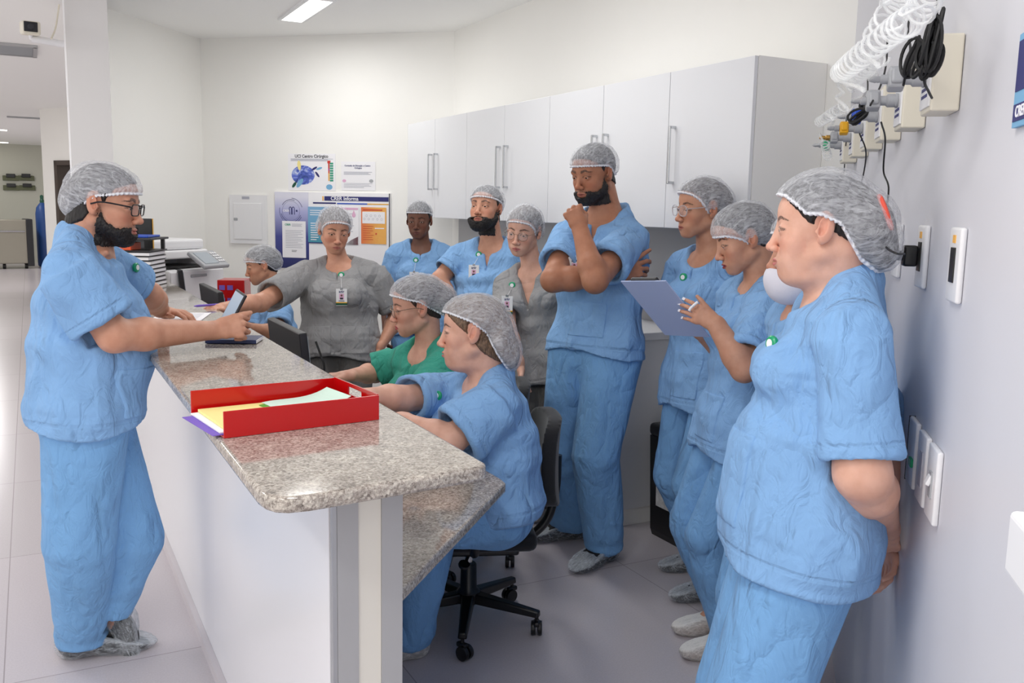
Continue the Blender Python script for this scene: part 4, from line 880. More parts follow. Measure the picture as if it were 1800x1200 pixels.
def hand_prims(V, wr, fwd, dors, side, s=1., curl=(30, 35, 25), spread=5, thumb=(35, -10, 20), fcurl=None, pts=None):
    """side +1 left hand, -1 right hand: the thumb leaves towards side * x. curl: the three joint bends"""
    y = unit(fwd); z = perp(dors, y); x = np.cross(y, z)
    W = lambda a, b, c: wr + s * (a * x + b * y + c * z)
    V.seg(wr - y * .02 * s, W(0, .03, 0), .027 * s, .031 * s, .019 * s, .017 * s, lat=x, k=.012)
    V.seg(W(0, .03, 0), W(.002 * side, .078, 0), .031 * s, .038 * s, .016 * s, .0125 * s, lat=x, k=.012, cap=.6)
    V.ell(W(.022 * side, .035, -.010), np.array((.016, .028, .013)) * s, .01, R=np.stack([x, y, z], 1), world=True)
    base = [(.031, .084), (.0105, .090), (-.0105, .087), (-.030, .079)]; ln = [.074, .082, .076, .060]; rd = [.0088, .0090, .0085, .0076]
    tips = []
    for i in range(4):
        cu = fcurl[i] if fcurl else curl
        sp = math.radians(spread * (1.5 - i)) * side
        d0 = unit(y * math.cos(sp) + x * math.sin(sp)); p = W(base[i][0] * side, base[i][1] - .012, .0); q = W(base[i][0] * side, base[i][1], -.001)
        V.seg(p, q, rd[i] * s * 1.1, rd[i] * s * 1.05, k=.006); ang = 0; p = q
        for j, fr in enumerate((.46, .30, .24)):
            ang += math.radians(cu[j]); d = d0 * math.cos(ang) - z * math.sin(ang); L = ln[i] * fr * s; q = p + d * L
            r0 = rd[i] * s * (1.04, .96, .9)[j]; V.seg(p, q, r0, r0 * .92, k=.0022 if j else .004); p = q
        tips.append((p, d, -z * math.cos(ang) - d0 * math.sin(ang)))
    a, b, c = [math.radians(q) for q in thumb]
    p = W(.024 * side, .022, -.006); d = unit(x * side * math.sin(a + .35) + y * math.cos(a + .35) - z * math.sin(b)); q = p + d * .044 * s
    V.seg(p, q, .0135 * s, .0115 * s, k=.012); d2 = unit(d * math.cos(c) - x * side * math.sin(c) * .8 + y * math.sin(c) * .6); r = q + d2 * .033 * s
    V.seg(q, r, .0108 * s, .0098 * s, k=.004); V.seg(r, r + unit(d2 + y * .25) * .022 * s, .0095 * s, .0075 * s, k=.003); tips.append((r + d2 * .02 * s, d2, z))
    if pts is not None: pts.extend(tips)

def head_prims(V, male, nose=1., wide=1., lid=.5, age=0, jaw=1.):
    """face turned to +y, eye level z = 0"""
    e = lambda c, r, k=.012, m='u': V.ell((c[0] * wide, c[1], c[2]), (r[0] * wide, r[1], r[2]) if hasattr(r, '__len__') else r, k, m)
    def e2(c, r, k=.012, m='u'):
        for s_ in (-1, 1): e((c[0] * s_,) + tuple(c[1:]), r, k, m)
    def g(p, q, r0, r1, k=.01, m='u'): V.seg((p[0] * wide,) + tuple(p[1:]), (q[0] * wide,) + tuple(q[1:]), r0, r1, k=k, mode=m, world=False)
    e((0, -.008, .03), (.074, .094, .085)); e((0, .034, .036), (.062, .057, .058), .02); e((0, .036, -.018), (.060, .055, .058), .02)
    e((0, .026, -.058), (.052 * jaw, .052, .042), .02); e((0, .070, -.094), (.024 * jaw, .022, .019), .022)
    for s_ in (-1, 1):
        g((s_ * .050 * jaw, -.004, -.05), (s_ * .018 * jaw, .062, -.092), .018, .015, .022)
        e((s_ * .037, .060, -.030), (.021, .020, .021), .022); e((s_ * .030, .062, -.064), (.019, .020, .022), .022)
    if male: g((-.040, .080, .019), (.040, .080, .019), .0095, .0095, .014)
    e2((.032, .101, .001), (.0165, .0135, .0115), .012, 'c')
    e2((.032, .0745, -.001), (.0162, .0162, .0158), .004)
    e2((.032, .0935, -.0045 + .0025 * lid), (.0125, .0105, .0016 + .0042 * lid), .0025, 'c')
    g((0, .086, .010), (0, .1055, -.034), .0078, .0090 * nose, .011)
    e((0, .1070, -.0375), (.0115 * nose, .0115 * nose, .0100), .007); e2((.0128 * nose, .0995, -.041), (.0080, .0098, .0078), .005)
    e2((.0062, .1075, -.0485), (.0035, .0045, .0032), .003, 'c')
    e((0, .0790, -.068), (.029, .0185, .021), .014)
    for s_ in (-1, 1):
        g((s_ * .0235, .0865, -.0695), (s_ * .004, .0985, -.0660), .0028, .0044, .004); g((s_ * .0200, .0870, -.0735), (0, .0968, -.0750), .0030, .0058, .004)
    e((0, .1015, -.0703), (.0235, .0100, .0015), .0025, 'c')
    for s_ in (-1, 1):
        R = rotm(.18, 0, -s_ * .32)
        V.ell((s_ * .0785 * wide, -.010, -.002), (.0075, .0175, .0310), .005, R=R); V.ell((s_ * .075 * wide, -.001, -.026), (.0065, .0085, .010), .005)
        V.ell((s_ * .0865 * wide, -.004, .004), (.0068, .0095, .0185), .004, 'c', R=R); V.ell((s_ * .0845 * wide, -.000, -.008), (.0068, .0065, .0085), .003, 'c')
        V.ell((s_ * .0800 * wide, .0075, -.008), (.0045, .0045, .006), .004)

def face_masks(q, male, wide):
    x = np.abs(q[:, 0]) / wide; y = q[:, 1]; z = q[:, 2]
    lip = sstep(1 - ((x / .0235) ** 2 + ((z + .0703) / (.0098 - .12 * x)) ** 2), -.1, .35) * (y > .074) * (x < .026)
    lip = np.nan_to_num(lip)
    bz = .0205 + .30 * np.minimum(x - .012, .02) - .45 * np.maximum(x - .036, 0); th = np.interp(x, [.012, .02, .04, .056], [.004, .0042, .003, .001])
    if male: th = th * 1.35
    brow = (1 - sstep(np.abs(z - bz) / th, .7, 1.3)) * sstep(x, .010, .015) * (1 - sstep(x, .050, .056)) * (y > .035)
    lash = (1 - sstep(np.abs(((x - .032) / .0150) ** 2 + ((z + .0012) / .0078) ** 2 - 1), .18, .5)) * (z > -.003) * (y > .07)
    brow = np.maximum(brow, lash * .85)
    warm = np.exp(-(((x - .042) / .018) ** 2 + ((z + .033) / .018) ** 2)) * (y > .03) + np.exp(-((x / .014) ** 2 + ((z + .038) / .012) ** 2)) * (y > .09) * .9 + np.exp(-(((y + .006) / .02) ** 2 + (z / .035) ** 2)) * (x > .07)
    return lip.astype(f32), brow.astype(f32), np.clip(warm, 0, 1).astype(f32)

def beard_region(X, Y, Z, low=-.130):
    """> 0 inside the bearded part of the face"""
    top = np.interp(np.broadcast_to(Y, np.broadcast(X, Y, Z).shape), [-.01, .010, .022, .035, .06, .085, .11], [-.012, -.004, -.030, -.047, -.060, -.0535, -.050]).astype(f32)
    r = np.minimum(top - Z, Y + .004 - .18 * (Z + .05))
    r = np.minimum(r, Z - low + np.maximum(0, Y - .03) * .2)
    xx = np.abs(X); mouth = np.sqrt((xx / .0235) ** 2 + ((Z + .0700) / .0105) ** 2) - 1
    return np.where(Y > .07, np.minimum(r, mouth * .03), r)

CAPLINE = [(-.13, -.052), (-.08, -.048), (-.03, -.008), (.0, .022), (.04, .040), (.075, .052), (.12, .058)]
def zc0(y, cl): return np.interp(y, [a for a, _ in cl], [b for _, b in cl]).astype(f32)
def build_person(S):
    """returns the meshes of one person as arrays; S holds the pose and the looks"""
    out = []; s = S.get('s', 1.); male = S.get('male', False); wide = S.get('wide', 1.); hs = S.get('hs', 1.)
    hr = S.get('hres', .0024) * RES; br = S.get('bres', .006) * RES; H0 = S['head']; HR = frame_from(*S['hrot']); TR = frame_from(S['tyaw'], 0, S.get('troll', 0))
    R_, F_, U_ = TR.T
    pel = np.array(S['pel'], float); nb = S.get('nb')
    if nb is None: nb = H0 + HR[:, 1] * (-.035) * hs + HR[:, 2] * (-.125) * hs + UP * (-.05) * s - F_ * .012
    nb = np.array(nb, float); ax = unit(nb - pel); T = nb
    Rt = perp(R_, ax); Ft = np.cross(ax, Rt); Tl = lambda x, y, z: nb + Rt * x + Ft * y + ax * z   # torso coordinates: neck base is the origin
    sw = S.get('sw', .165) * s; hl = np.linalg.norm(nb - pel)
    wch, wwa, whi, whe = [q * s for q in S.get('w', (.175, .165, .18, .19))]; dch, dwa, dhi, dhe = [q * s for q in S.get('d', (.115, .115, .125, .13))]
    sh = {}
    for sd, nm in ((1, 'R'), (-1, 'L')):
        sh[nm] = np.array(S['sh' + nm]) if 'sh' + nm in S else Tl(sd * sw, 0, -.052 * s)
    el, wr = {}, {}
    for nm, sd in (('R', 1), ('L', -1)):
        a = S.get('arm' + nm)
        if a is None:
            wr[nm] = sh[nm] + (Rt * sd * -.04 - Ft * .14 - UP * .45 * s if S.get('armback') else Rt * sd * .06 + Ft * .07 - UP * .50 * s); el[nm] = ik(sh[nm], wr[nm], .275 * s, .245 * s, Rt * sd * .6 - Ft)
        else:
            wr[nm] = np.array(a['wr']); el[nm] = np.array(a['el']) if 'el' in a else ik(sh[nm], wr[nm], .275 * s, .245 * s, a['pole'])
    print(S['id'], 'eye z %.2f' % H0[2], 'nb', nb.round(2), 'torso %.2f' % hl, *['%s ua %.2f fa %.2f' % (n, np.linalg.norm(el[n] - sh[n]), np.linalg.norm(wr[n] - el[n])) for n in 'RL'], 'pelpx', [round(float(v)) for v in pix(pel)[:2]])
    # ---- body: head, neck and upper chest
    V = Vol(np.array((-.125, -.15, -.34)) * hs, np.array((.125, .135, .135)) * hs, hr, H0, HR)
    class Sc:   # head shapes scaled by hs
        def ell(_, c, r, k=.01, mode='u', R=None): V.ell(np.array(c) * hs, np.array(r if hasattr(r, '__len__') else (r,) * 3) * hs, k * hs, mode, R)
        def seg(_, p, q, r0, r1, k=.01, mode='u', world=False): V.seg(np.array(p) * hs, np.array(q) * hs, r0 * hs, r1 * hs, k=k * hs, mode=mode, world=False)
    nr = S.get('neck', .056 if male else .050) * s
    V.seg(H0 + HR @ np.array((0, -.028, -.045)) * hs, nb + ax * (-.02) - F_ * .0, nr, nr * 1.12, nr * 1.05, nr * 1.12, lat=R_, k=.03)
    head_prims(Sc(), male, S.get('nose', 1.), wide, S.get('lid', .5), jaw=S.get('jaw', 1.08 if male else .97))
    if S.get('double_chin'): Sc().ell((0, .028, -.105), (.045, .045, .025), .03)
    for n_ in 'RL': V.seg(Tl(0, 0, -.06 * s), sh[n_] - (sh[n_] - nb) * .3, .042 * s, .030 * s, k=.04); V.seg(Tl(0, -.005, .012 * s), sh[n_] - (sh[n_] - nb) * .45, .028 * s, .026 * s, k=.04)
    V.seg(Tl(0, .005, -.08 * s), Tl(0, .01, -.22 * s), wch * .80, wch * .86, dch * .58, dch * .80, lat=Rt, k=.05)
    V.seg(Tl(-.10 * s, dch * .42, -.035), Tl(-.012, dch * .45, -.055), .010, .010, k=.012); V.seg(Tl(.10 * s, dch * .42, -.035), Tl(.012, dch * .45, -.055), .010, .010, k=.012)
    vh = V.v; X, Y, Z = [a / f32(hs) for a in V.grid()]
    parts = [V.mesh()]
    # ---- arms
    ar = S.get('ar', .046) * s; handpts = {}
    for nm, sd in (('R', 1), ('L', -1)):
        if S.get('hide' + nm): continue
        a = S.get('arm' + nm) or {}; d = unit(wr[nm] - el[nm]); hf = unit(a['hf']) if 'hf' in a else d; hd = a.get('hd', Rt * sd)
        hd = perp(hd, hf); x = np.cross(hf, hd); pr = S.get('ares', .0034) * RES; fr = np.stack([perp(hd, d), np.cross(d, perp(hd, d)), d], 1)
        hs_ = a.get('hs', 1.) * s * (1.03 if male else .95); L1 = np.linalg.norm(wr[nm] - el[nm])
        pp = np.array([el[nm] + (sh[nm] - el[nm]) * q for q in (0, .5, .8)] + [wr[nm], wr[nm] + hf * .19 * hs_]); 
        A0 = Vol((0, 0, 0), (.1, .1, .1), .05, wr[nm], fr); lp = A0.loc(pp); padx = .075
        A = Vol(lp.min(0) - padx, lp.max(0) + np.array((padx, padx, .03)), pr, wr[nm], fr)
        A.seg(sh[nm] + (el[nm] - sh[nm]) * .25, el[nm], ar * .95, ar * .92, k=.01); fa = ar * S.get('farm', .93)
        mid = el[nm] + (wr[nm] - el[nm]) * .28
        A.seg(el[nm], mid, ar * .90, fa, k=.02); A.seg(mid, wr[nm], fa, .030 * s * a.get('wrs', 1), fa * .92, .022 * s * a.get('wrs', 1), lat=x, k=.02)
        pts = []
        if a.get('hand', True): hand_prims(A, wr[nm], hf, hd, -sd, hs_, a.get('curl', (25, 30, 20)), a.get('spread', 4), a.get('thumb', (30, 0, 15)), a.get('fcurl'), pts)
        handpts[nm] = pts; parts.append(A.mesh())
    # ---- trunk and legs under the clothes
    seat = S.get('seat', False); hips = {n: pel + R_ * sd * .088 * s - UP * .02 for n, sd in (('R', 1), ('L', -1))}; kn, an = {}, {}
    for nm, sd in (('R', 1), ('L', -1)):
        f = S['foot' + nm]; an[nm] = np.array(f['at'], float) + UP * f.get('lift', .085)
        kn[nm] = np.array(f['knee']) if 'knee' in f else ik(hips[nm], an[nm], .41 * s, .41 * s, f.get('pole', F_))
    allp = np.array([nb, pel, kn['R'], kn['L'], an['R'], an['L'], hips['R'], hips['L']]); lo, hi = allp.min(0), allp.max(0)
    B = Vol(lo - (.22, .22, .05), hi + (.22, .22, .02), .011)
    B.seg(Tl(0, 0, -.1 * s), Tl(0, 0, -hl * .55), wch * .8, wwa * .78, dch * .72, dwa * .72, lat=Rt, k=.04); B.seg(Tl(0, 0, -hl * .5), pel, wwa * .78, whi * .78, dwa * .72, dhi * .78, lat=Rt, k=.04)
    for n in 'RL':
        B.seg(hips[n], kn[n], .072 * s, .052 * s, k=.03); B.seg(kn[n], an[n], .05 * s, .034 * s, k=.02)
        if not S['foot' + n].get('skip'): B.seg(an[n], an[n] - UP * .03 + unit(S['foot' + n]['dir']) * .05, .034 * s, .03 * s, k=.02)
    parts.append(B.mesh())
    p, q = join(parts); loc = (p - H0) @ HR / hs; lip, brow, warm = face_masks(loc, male, wide)
    near = (np.abs(loc) < .14).all(1)
    at = {'lip': lip * near, 'brow': brow * near, 'warm': warm * near}
    if S.get('beard') or S.get('stubble'):
        rg = beard_region(loc[:, 0], loc[:, 1], loc[:, 2]); at['stub'] = (sstep(rg, -.006, .010) * near).astype(f32)
    out.append(('body', p, q, S['skin'], at))
    # ---- beard and hair follow the head's own surface
    if S.get('beard'):
        t = S['beard']; rg = beard_region(X, Y, Z, S.get('beard_low', -.130)); bs = np.stack([a.ravel() for a in np.broadcast_arrays(X, Y, Z)], 1); rg = rg + ((noise(bs * 230) - .5) * .007).reshape(rg.shape).astype(f32); k = sstep(rg, 0, .016)
        bv = vh - (-.004 + (t * (.4 + .6 * sstep(Y, .015, .075)) + .004) * k) * hs; bv = np.maximum(bv, -rg - .002).astype(f32)
        p, q = V.mesh(bv)
        if len(q):
            n = vnormals(p, q); l2 = (p - H0) @ HR; p = p + n * ((noise(l2 * np.array((330, 330, 160))) - .5) * .0042 + (noise(l2 * 90) - .5) * .002)[:, None]; out.append(('beard', p, q, S.get('hair', 'hair_black'), {}))
    hy = S.get('hairline', [(-.13, -.075), (-.08, -.072), (-.035, -.045), (-.018, -.02), (.008, -.010), (.022, .012), (.045, .045), (.08, .068), (.12, .075)])
    zl = np.interp(Y.ravel(), [a for a, _ in hy], [b for _, b in hy]).astype(f32)[None, :, None]; rg = np.broadcast_to(Z - zl, vh.shape)
    ear = np.sqrt(((np.abs(X) - .082) / .02) ** 2 + ((Y + .008) / .022) ** 2 + ((Z + .002) / .035) ** 2) - 1
    rg = np.minimum(rg, ear * .03); tt = S.get('hair_t', .006); hv = vh - (-.004 + (tt + .004) * sstep(rg, 0, .012)) * hs; hv = np.maximum(hv, -rg - .002).astype(f32)
    p, q = V.mesh(hv)
    if len(q):
        n = vnormals(p, q); l2 = (p - H0) @ HR; p = p + n * ((noise(l2 * np.array((200, 200, 70))) - .5) * .003)[:, None]; out.append(('hair', p, q, S.get('hair', 'hair_black'), {}))
    # ---- cap
    C = Vol(np.array((-.135, -.20, -.14)) * hs, np.array((.135, .14, .16)) * hs, .0034 * RES, H0, HR); cp = S.get('cap', {})
    C.ell(np.array((0, -.012, .040)) * hs, np.array(cp.get('r', (.087 * wide, .107, .090))) * hs); C.ell(np.array((0, .03, .045)) * hs, np.array((.070 * wide, .073, .068)) * hs, .02)
    for c, r in cp.get('blobs', [((0, -.07, .01), (.070, .062, .070))]): C.ell(np.array(c) * hs, np.array(r) * hs, .025)
    cl = cp.get('line', CAPLINE); x, y, z = [a / f32(hs) for a in C.grid()]; zc = np.interp(y.ravel(), [a for a, _ in cl], [b for _, b in cl]).astype(f32)[None, :, None]
    C.v = np.maximum(C.v, (zc - z) * hs * .8).astype(f32); p, q = C.mesh(); l2 = (p - H0) @ HR / hs; n = vnormals(p, q)
    el_ = l2[:, 2] - np.interp(l2[:, 1], [a for a, _ in cl], [b for _, b in cl]); edge = 1 - sstep(el_, .002, .009); ang = np.arctan2(l2[:, 0], l2[:, 1] + .01)
    sd_ = S.get('seed', 1) * 7.3; am = cp.get('wrinkle', 1.)
    ds = am * (.005 * (ridge(l2 * np.array((26, 18, 22)) + sd_) - .5) + .0026 * (ridge(l2 * np.array((60, 60, 25)) + sd_) - .5)) * sstep(el_, -.001, .03) + .0020 * np.sin(ang * 55 + 9 * noise(l2 * 30)) * (1 - sstep(el_, .0, .022)) - .003 * (1 - sstep(el_, .006, .012)) * sstep(el_, .001, .006)
    out.append(('hair_cap', p + n * ds[:, None] * hs, q, 'cap_fabric', {'loc': l2.astype(f32), 'edge': edge.astype(f32)}))
    if not male:
        K = Vol(np.array((-.13, -.19, -.13)) * hs, np.array((.13, .05, .14)) * hs, .005 * RES, H0, HR); K.ell(np.array((0, -.03, .035)) * hs, np.array((.076 * wide, .085, .078)) * hs)
        for c, r in cp.get('blobs', [((0, -.07, .01), (.070, .062, .070))]): K.ell(np.array(c) * hs, np.array(r) * hs * .86, .025)
        x, y, z = [a / f32(hs) for a in K.grid()]; K.v = np.maximum(K.v, (zc0(y.ravel(), cl)[None, :, None] + .012 - z) * hs * .8).astype(f32); p, q = K.mesh()
        if len(q): out.append(('hair_bun', p, q, S.get('hair', 'hair_black'), {}))
    # ---- shirt
    hem = S.get('hem', .13) * s; pts = np.array([nb + UP * .05, pel - ax * (hem + .02), sh['R'], sh['L'], el['R'], el['L']]); pts = [nb + ax * .04, pel - ax * (hem + .05), sh['R'], sh['L']]
    slv = {}
    for n in 'RL': slv[n] = sh[n] + (el[n] - sh[n]) * S.get('slf', .72); pts.append(slv[n])
    sT = Vol((0, 0, 0), (.1,) * 3, .05, nb, np.stack([Rt, Ft, ax], 1)); lp = sT.loc(np.array(pts)); mg = np.array((.13, .0, .0)); dm = max(dch, dwa, dhi, dhe) + .07 + S.get('belly', (0, 0, 0))[0] + .03
    lo = lp.min(0) - .13; hi = lp.max(0) + .13; lo[0] = min(lo[0], -max(whe, wwa) - .05); hi[0] = max(hi[0], max(whe, wwa) + .05); lo[1] = min(lo[1], -dm); hi[1] = max(hi[1], dm); hi[2] = .11; lo[2] = -hl - hem - .03
    G = Vol(lo, hi, S.get('sres', .0055) * RES, nb, np.stack([Rt, Ft, ax], 1))
    for n, sd in (('R', 1), ('L', -1)):
        G.seg(Tl(sd * .02, -.004, -.07 * s), sh[n] - ax * .004, .062 * s, .058 * s, .085 * s, .066 * s, lat=ax, k=.03); G.seg(Tl(sd * .028, -.016, .018 * s), sh[n] + ax * .004 - (sh[n] - nb) * .12, .052 * s, .056 * s, k=.035)
    G.seg(Tl(0, -.03, .01), Tl(0, -.02, -.08 * s), .060 * s, .10 * s, .05 * s, .075 * s, lat=Rt, k=.04)
    st = [(-.085 * s, wch * .93, dch * .78, .0), (-.19 * s, wch, dch, .004), (-hl * .62, wwa, dwa, .004), (-hl, whi, dhi, 0), (-hl - hem, whe, dhe, 0)]
    fwd0 = S.get('hemfwd', 0)
    for (z0, a0, b0, y0), (z1, a1, b1, y1) in zip(st, st[1:]): G.seg(Tl(0, y0 + fwd0 * (-z0), z0), Tl(0, y1 + fwd0 * (-z1), z1), a0, a1, b0, b1, lat=Rt, k=.045, cap=.25)
    if not male or S.get('bust'):
        bu = S.get('bust', .06) * s
        for sd in (-1, 1): G.ell(Tl(sd * .072 * s, dch * .62 + bu * .3, -.185 * s), (bu, bu, bu), .05, world=True)
    if 'belly' in S: bf, bz, brd = S['belly']; G.ell(Tl(0, dwa * .35 + bf, -hl * bz), np.array(brd) * s, .06, R=np.stack([Rt, Ft, ax], 1), world=True)
    if not S.get('seat'):
        for n in 'RL': G.seg(hips[n] + UP * .03, hips[n] + (kn[n] - hips[n]) * .4, S.get('tr', (.105,))[0] * s + .008, S.get('tr', (.105,))[0] * s + .006, k=.05)
    for b in S.get('extra', []): G.ell(Tl(*b[0]), b[1], .04, R=np.stack([Rt, Ft, ax], 1), world=True)
    sr = S.get('sr', .076) * s
    for n, sd in (('R', 1), ('L', -1)):
        a = S.get('slr' + n, 1.); G.seg(sh[n] - UP * .0, slv[n], sr * .95 * a, sr * 1.12 * a, sr * .92 * a, sr * 1.0 * a, k=S.get('slk', .018), cap=.15, lat=perp(Ft, unit(el[n] - sh[n])))
    g = G.v; 
    for n in 'RL':
        dd = unit(el[n] - sh[n]); a = S.get('slr' + n, 1.); G.seg(slv[n] - dd * .02, slv[n] + dd * .05, sr * .93 * a, sr * 1.03 * a, sr * .82 * a, sr * .9 * a, k=.004, mode='c', cap=.3, lat=perp(Ft, dd))
    G.seg(Tl(0, 0, -hl - hem - .04), Tl(0, 0, -hl - hem + .025), whe * .93, whe * .90, dhe * .90, dhe * .88, lat=Rt, k=.004, mode='c', cap=.2)
    x, y, z = G.grid(); zh = -hl - hem + .015 * np.sin(x * 14 + 1)
    G.v = np.maximum(G.v, (zh - z)).astype(f32)
    nrw = S.get('nopen', .070) * s; ntop = S.get('ntop', -.012)     # round neck opening tilted forward, then the slit
    G.seg(Tl(0, .008, ntop * s - .01), Tl(0, .03, .16), nrw, nrw * 1.3, nrw * .88, nrw * 1.4, lat=Rt, k=.008, mode='c')
    G.seg(Tl(0, .03, -.010), Tl(0, .16, -.022), nrw * .9, nrw * 1.15, nrw * .58, nrw * .62, lat=Rt, k=.012, mode='c')
    vd, vw = S.get('vneck', (.10, .022)); zt = -.01; tz = np.clip((zt - z) / (vd * s + .03), 0, 1)
    wdg = np.maximum(np.maximum(np.abs(x) - vw * s * (1 - tz) - .0, (z - .06)), np.maximum((-(vd * s) - .02 - z), .02 - y)); G.v = np.maximum(G.v, -wdg * .9).astype(f32)
    p, q = G.mesh(); n = vnormals(p, q); l = G.loc(p); sdv = S.get('seed', 1) * 3.1
    dn = sstep(-l[:, 2], .05, hl + hem); fa = S.get('fold', 1.)
    wz = l.copy(); wz[:, 0] += .05 * noise(l * 6 + sdv); wz[:, 2] += .12 * noise(l * 4 + 9 + sdv)
    f1 = ridge(wz * np.array((9, 9, 1.6)) + sdv) - .55; f2 = ridge(wz * np.array((6, 6, 11)) + 5 + sdv) - .55; f3 = ridge(wz @ rotm(0, .7, 0) * np.array((7, 7, 17)) + 3 + sdv) - .55; f4 = ridge(wz * np.array((22, 22, 9)) + 2) - .5
    ds = fa * (.018 * f1 * (.35 + dn) + .003 * f2 * (.5 + .5 * dn) + .006 * f3 * (1 - .5 * dn) + .003 * f4 + .004 * (ridge(wz @ rotm(.5, -.5, 0) * np.array((13, 13, 5)) + 1 + sdv) - .55))
    seam = np.zeros(len(p))
    for m_ in 'RL':
        dd = unit(slv[m_] - sh[m_]); tt = (p - sh[m_]) @ dd; L = np.linalg.norm(slv[m_] - sh[m_]); r = np.linalg.norm((p - sh[m_]) - tt[:, None] * dd, axis=1)
        on = (r < sr * 1.5) & (tt > -.03); seam = np.maximum(seam, on * (1 - sstep(np.abs(tt - (L - .022)), .0015, .006)) * .8); seam = np.maximum(seam, (np.abs(l[:, 0]) < sw * 1.05) * (1 - sstep(np.abs(np.linalg.norm(p - sh[m_] + (sh[m_] - nb) * 0, axis=1) - sr * 1.18), .0015, .005)))
    seam = np.maximum(seam, (1 - sstep(np.abs(l[:, 2] + hl + hem - .03), .0015, .006)) * .8)
    th = sstep(np.abs(l[:, 2] + hl + hem), .0, .03) * .7 + .3
    out.append(('shirt', p + n * (ds * th)[:, None], q, S['shirt'], {'seam': seam.astype(f32)}))
    # pockets: a patch lying on the shirt
    for (px0, pz0, pw, ph) in S.get('pockets', []):
        bx = np.maximum(np.maximum(np.abs(x - px0) - pw / 2, np.abs(z + hl + hem - pz0 - ph / 2) - ph / 2), .02 - y); pv = np.maximum(np.maximum(G.v - .0035, -(G.v + .012)), bx).astype(f32)
        p2, q2 = G.mesh(pv)
        if len(q2):
            l2 = G.loc(p2); wz = l2.copy(); wz[:, 0] += .05 * noise(l2 * 6 + sdv); wz[:, 2] += .12 * noise(l2 * 4 + 9 + sdv); dn = sstep(-l2[:, 2], .05, hl + hem)
            ds = fa * (.018 * (ridge(wz * np.array((9, 9, 1.6)) + sdv) - .55) * (.35 + dn) + .003 * (ridge(wz * np.array((6, 6, 11)) + 5 + sdv) - .55) * (.5 + .5 * dn) + .006 * (ridge(wz @ rotm(0, .7, 0) * np.array((7, 7, 17)) + 3 + sdv) - .55) * (1 - .5 * dn) + .004 * (ridge(wz @ rotm(.5, -.5, 0) * np.array((13, 13, 5)) + 1 + sdv) - .55))
            out.append(('pocket', p2 + Ft * (ds + .001)[:, None], q2, S['shirt'], {}))
    # ---- trousers
    tr = S.get('tr', (.105, .085, .078)); lo = np.minimum(allp[1:].min(0), pel) - (.2, .2, .03); hi = allp[1:].max(0) + (.2, .2, .13)
    Tv = Vol(lo, hi, br); Tv.seg(pel + ax * .10 * s, pel - UP * .02, wwa * .82, whi * .85, dwa * .82, dhi * .85, lat=Rt, k=.04)
    tw = S.get('hipr', 1.)
    for n, sd in (('R', 1), ('L', -1)):
        a, b, c = [v_ * s for v_ in tr]; h = hips[n]; Tv.seg(h + R_ * sd * .004, kn[n], a, b, k=.035)
        e = an[n] + UP * S['foot' + n].get('cuff', -.03); Tv.seg(kn[n], e, b, c * .95, k=.008, cap=.15); 
    for b in S.get('tblobs', []): Tv.ell(b[0], b[1], .05, world=True)
    for n in 'RL':
        e = an[n] + UP * S['foot' + n].get('cuff', -.03); d = unit(e - kn[n]); Tv.seg(e - d * .02, e + d * .05, tr[2] * s * .83, tr[2] * s * .88, k=.004, mode='c', cap=.3)
    p, q = Tv.mesh(); n_ = vnormals(p, q); wz = p.copy(); wz[:, 2] += .1 * noise(p * 5 + sdv)
    lowz = np.minimum(an['R'][2], an['L'][2]); kb = 1 - sstep(p[:, 2] - lowz, .0, .28); kk = np.zeros(len(p))
    for n in 'RL': kk = np.maximum(kk, 1 - sstep(np.linalg.norm(p - kn[n], axis=1), .05, .2))
    ds = .014 * (ridge(wz * np.array((7, 7, 1.3)) + sdv) - .55) + (.001 + .010 * kb + .005 * kk) * (ridge(wz * np.array((5, 5, 15)) + 2 + sdv) - .55) + .002 * (ridge(wz * np.array((20, 20, 10))) - .5)
    out.append(('trousers', p + n_ * (ds * S.get('tfold', 1.))[:, None], q, S['trousers'], {}))
    # ---- feet: shoe and the loose cover over it
    for n, sd in (('R', 1), ('L', -1)):
        f = S['foot' + n]
        if f.get('skip'): continue
        d = unit(f['dir']); rr = unit(np.cross(d, UP)); uu = np.cross(rr, d); FR = np.stack([rr, d, uu], 1); o = np.array(f['at'], float)
        k_ = f.get('s', 1.) * s * (1.05 if male else .93)
        for nm, gw, mt in (('shoe', 0, S.get('shoe', 'black_rubber')), ('shoe_cover', .008, S.get('cover', 'shoe_cover_fabric'))):
            Fv = Vol((-.085, -.11, -.01), (.085, .24, .16), .0045 * RES, o, FR); e = lambda c, r, k=.02: Fv.ell(np.array(c) * k_, (np.array(r) + gw) * k_, k)
            e((0, .10, .032), (.043, .095, .036)); e((0, -.02, .036), (.033, .048, .042)); e((0, .03, .052), (.036, .065, .036)); 
            if gw: e((0, -.01, .07), (.038, .052, .030))
            X2, Y2, Z2 = Fv.grid(); Fv.v = np.maximum(Fv.v, -(Z2 - (.001 if gw else .004))).astype(f32); Fv.v = np.maximum(Fv.v, (Z2 - (.092 if gw else .112) + Y2 * (.28 if gw else .45))).astype(f32)
            p, q = Fv.mesh(); l = (p - o) @ FR
            if gw:
                n_ = vnormals(p, q); p = p + n_ * (.005 * (ridge(l * np.array((50, 14, 40)) + sdv) - .5) * sstep(l[:, 2], .005, .03))[:, None]
                out.append((nm, p, q, mt, {'loc': l.astype(f32), 'edge': (sstep(l[:, 2] + l[:, 1] * .28, .082, .092) * .35).astype(f32)}))
            else: out.append((nm, p, q, mt, {}))
    # ---- points that worn things need
    info = dict(H0=H0, HR=HR, hs=hs, F=F_, R=R_, Ft=Ft, hands=handpts, wr=wr, el=el, nb=nb)
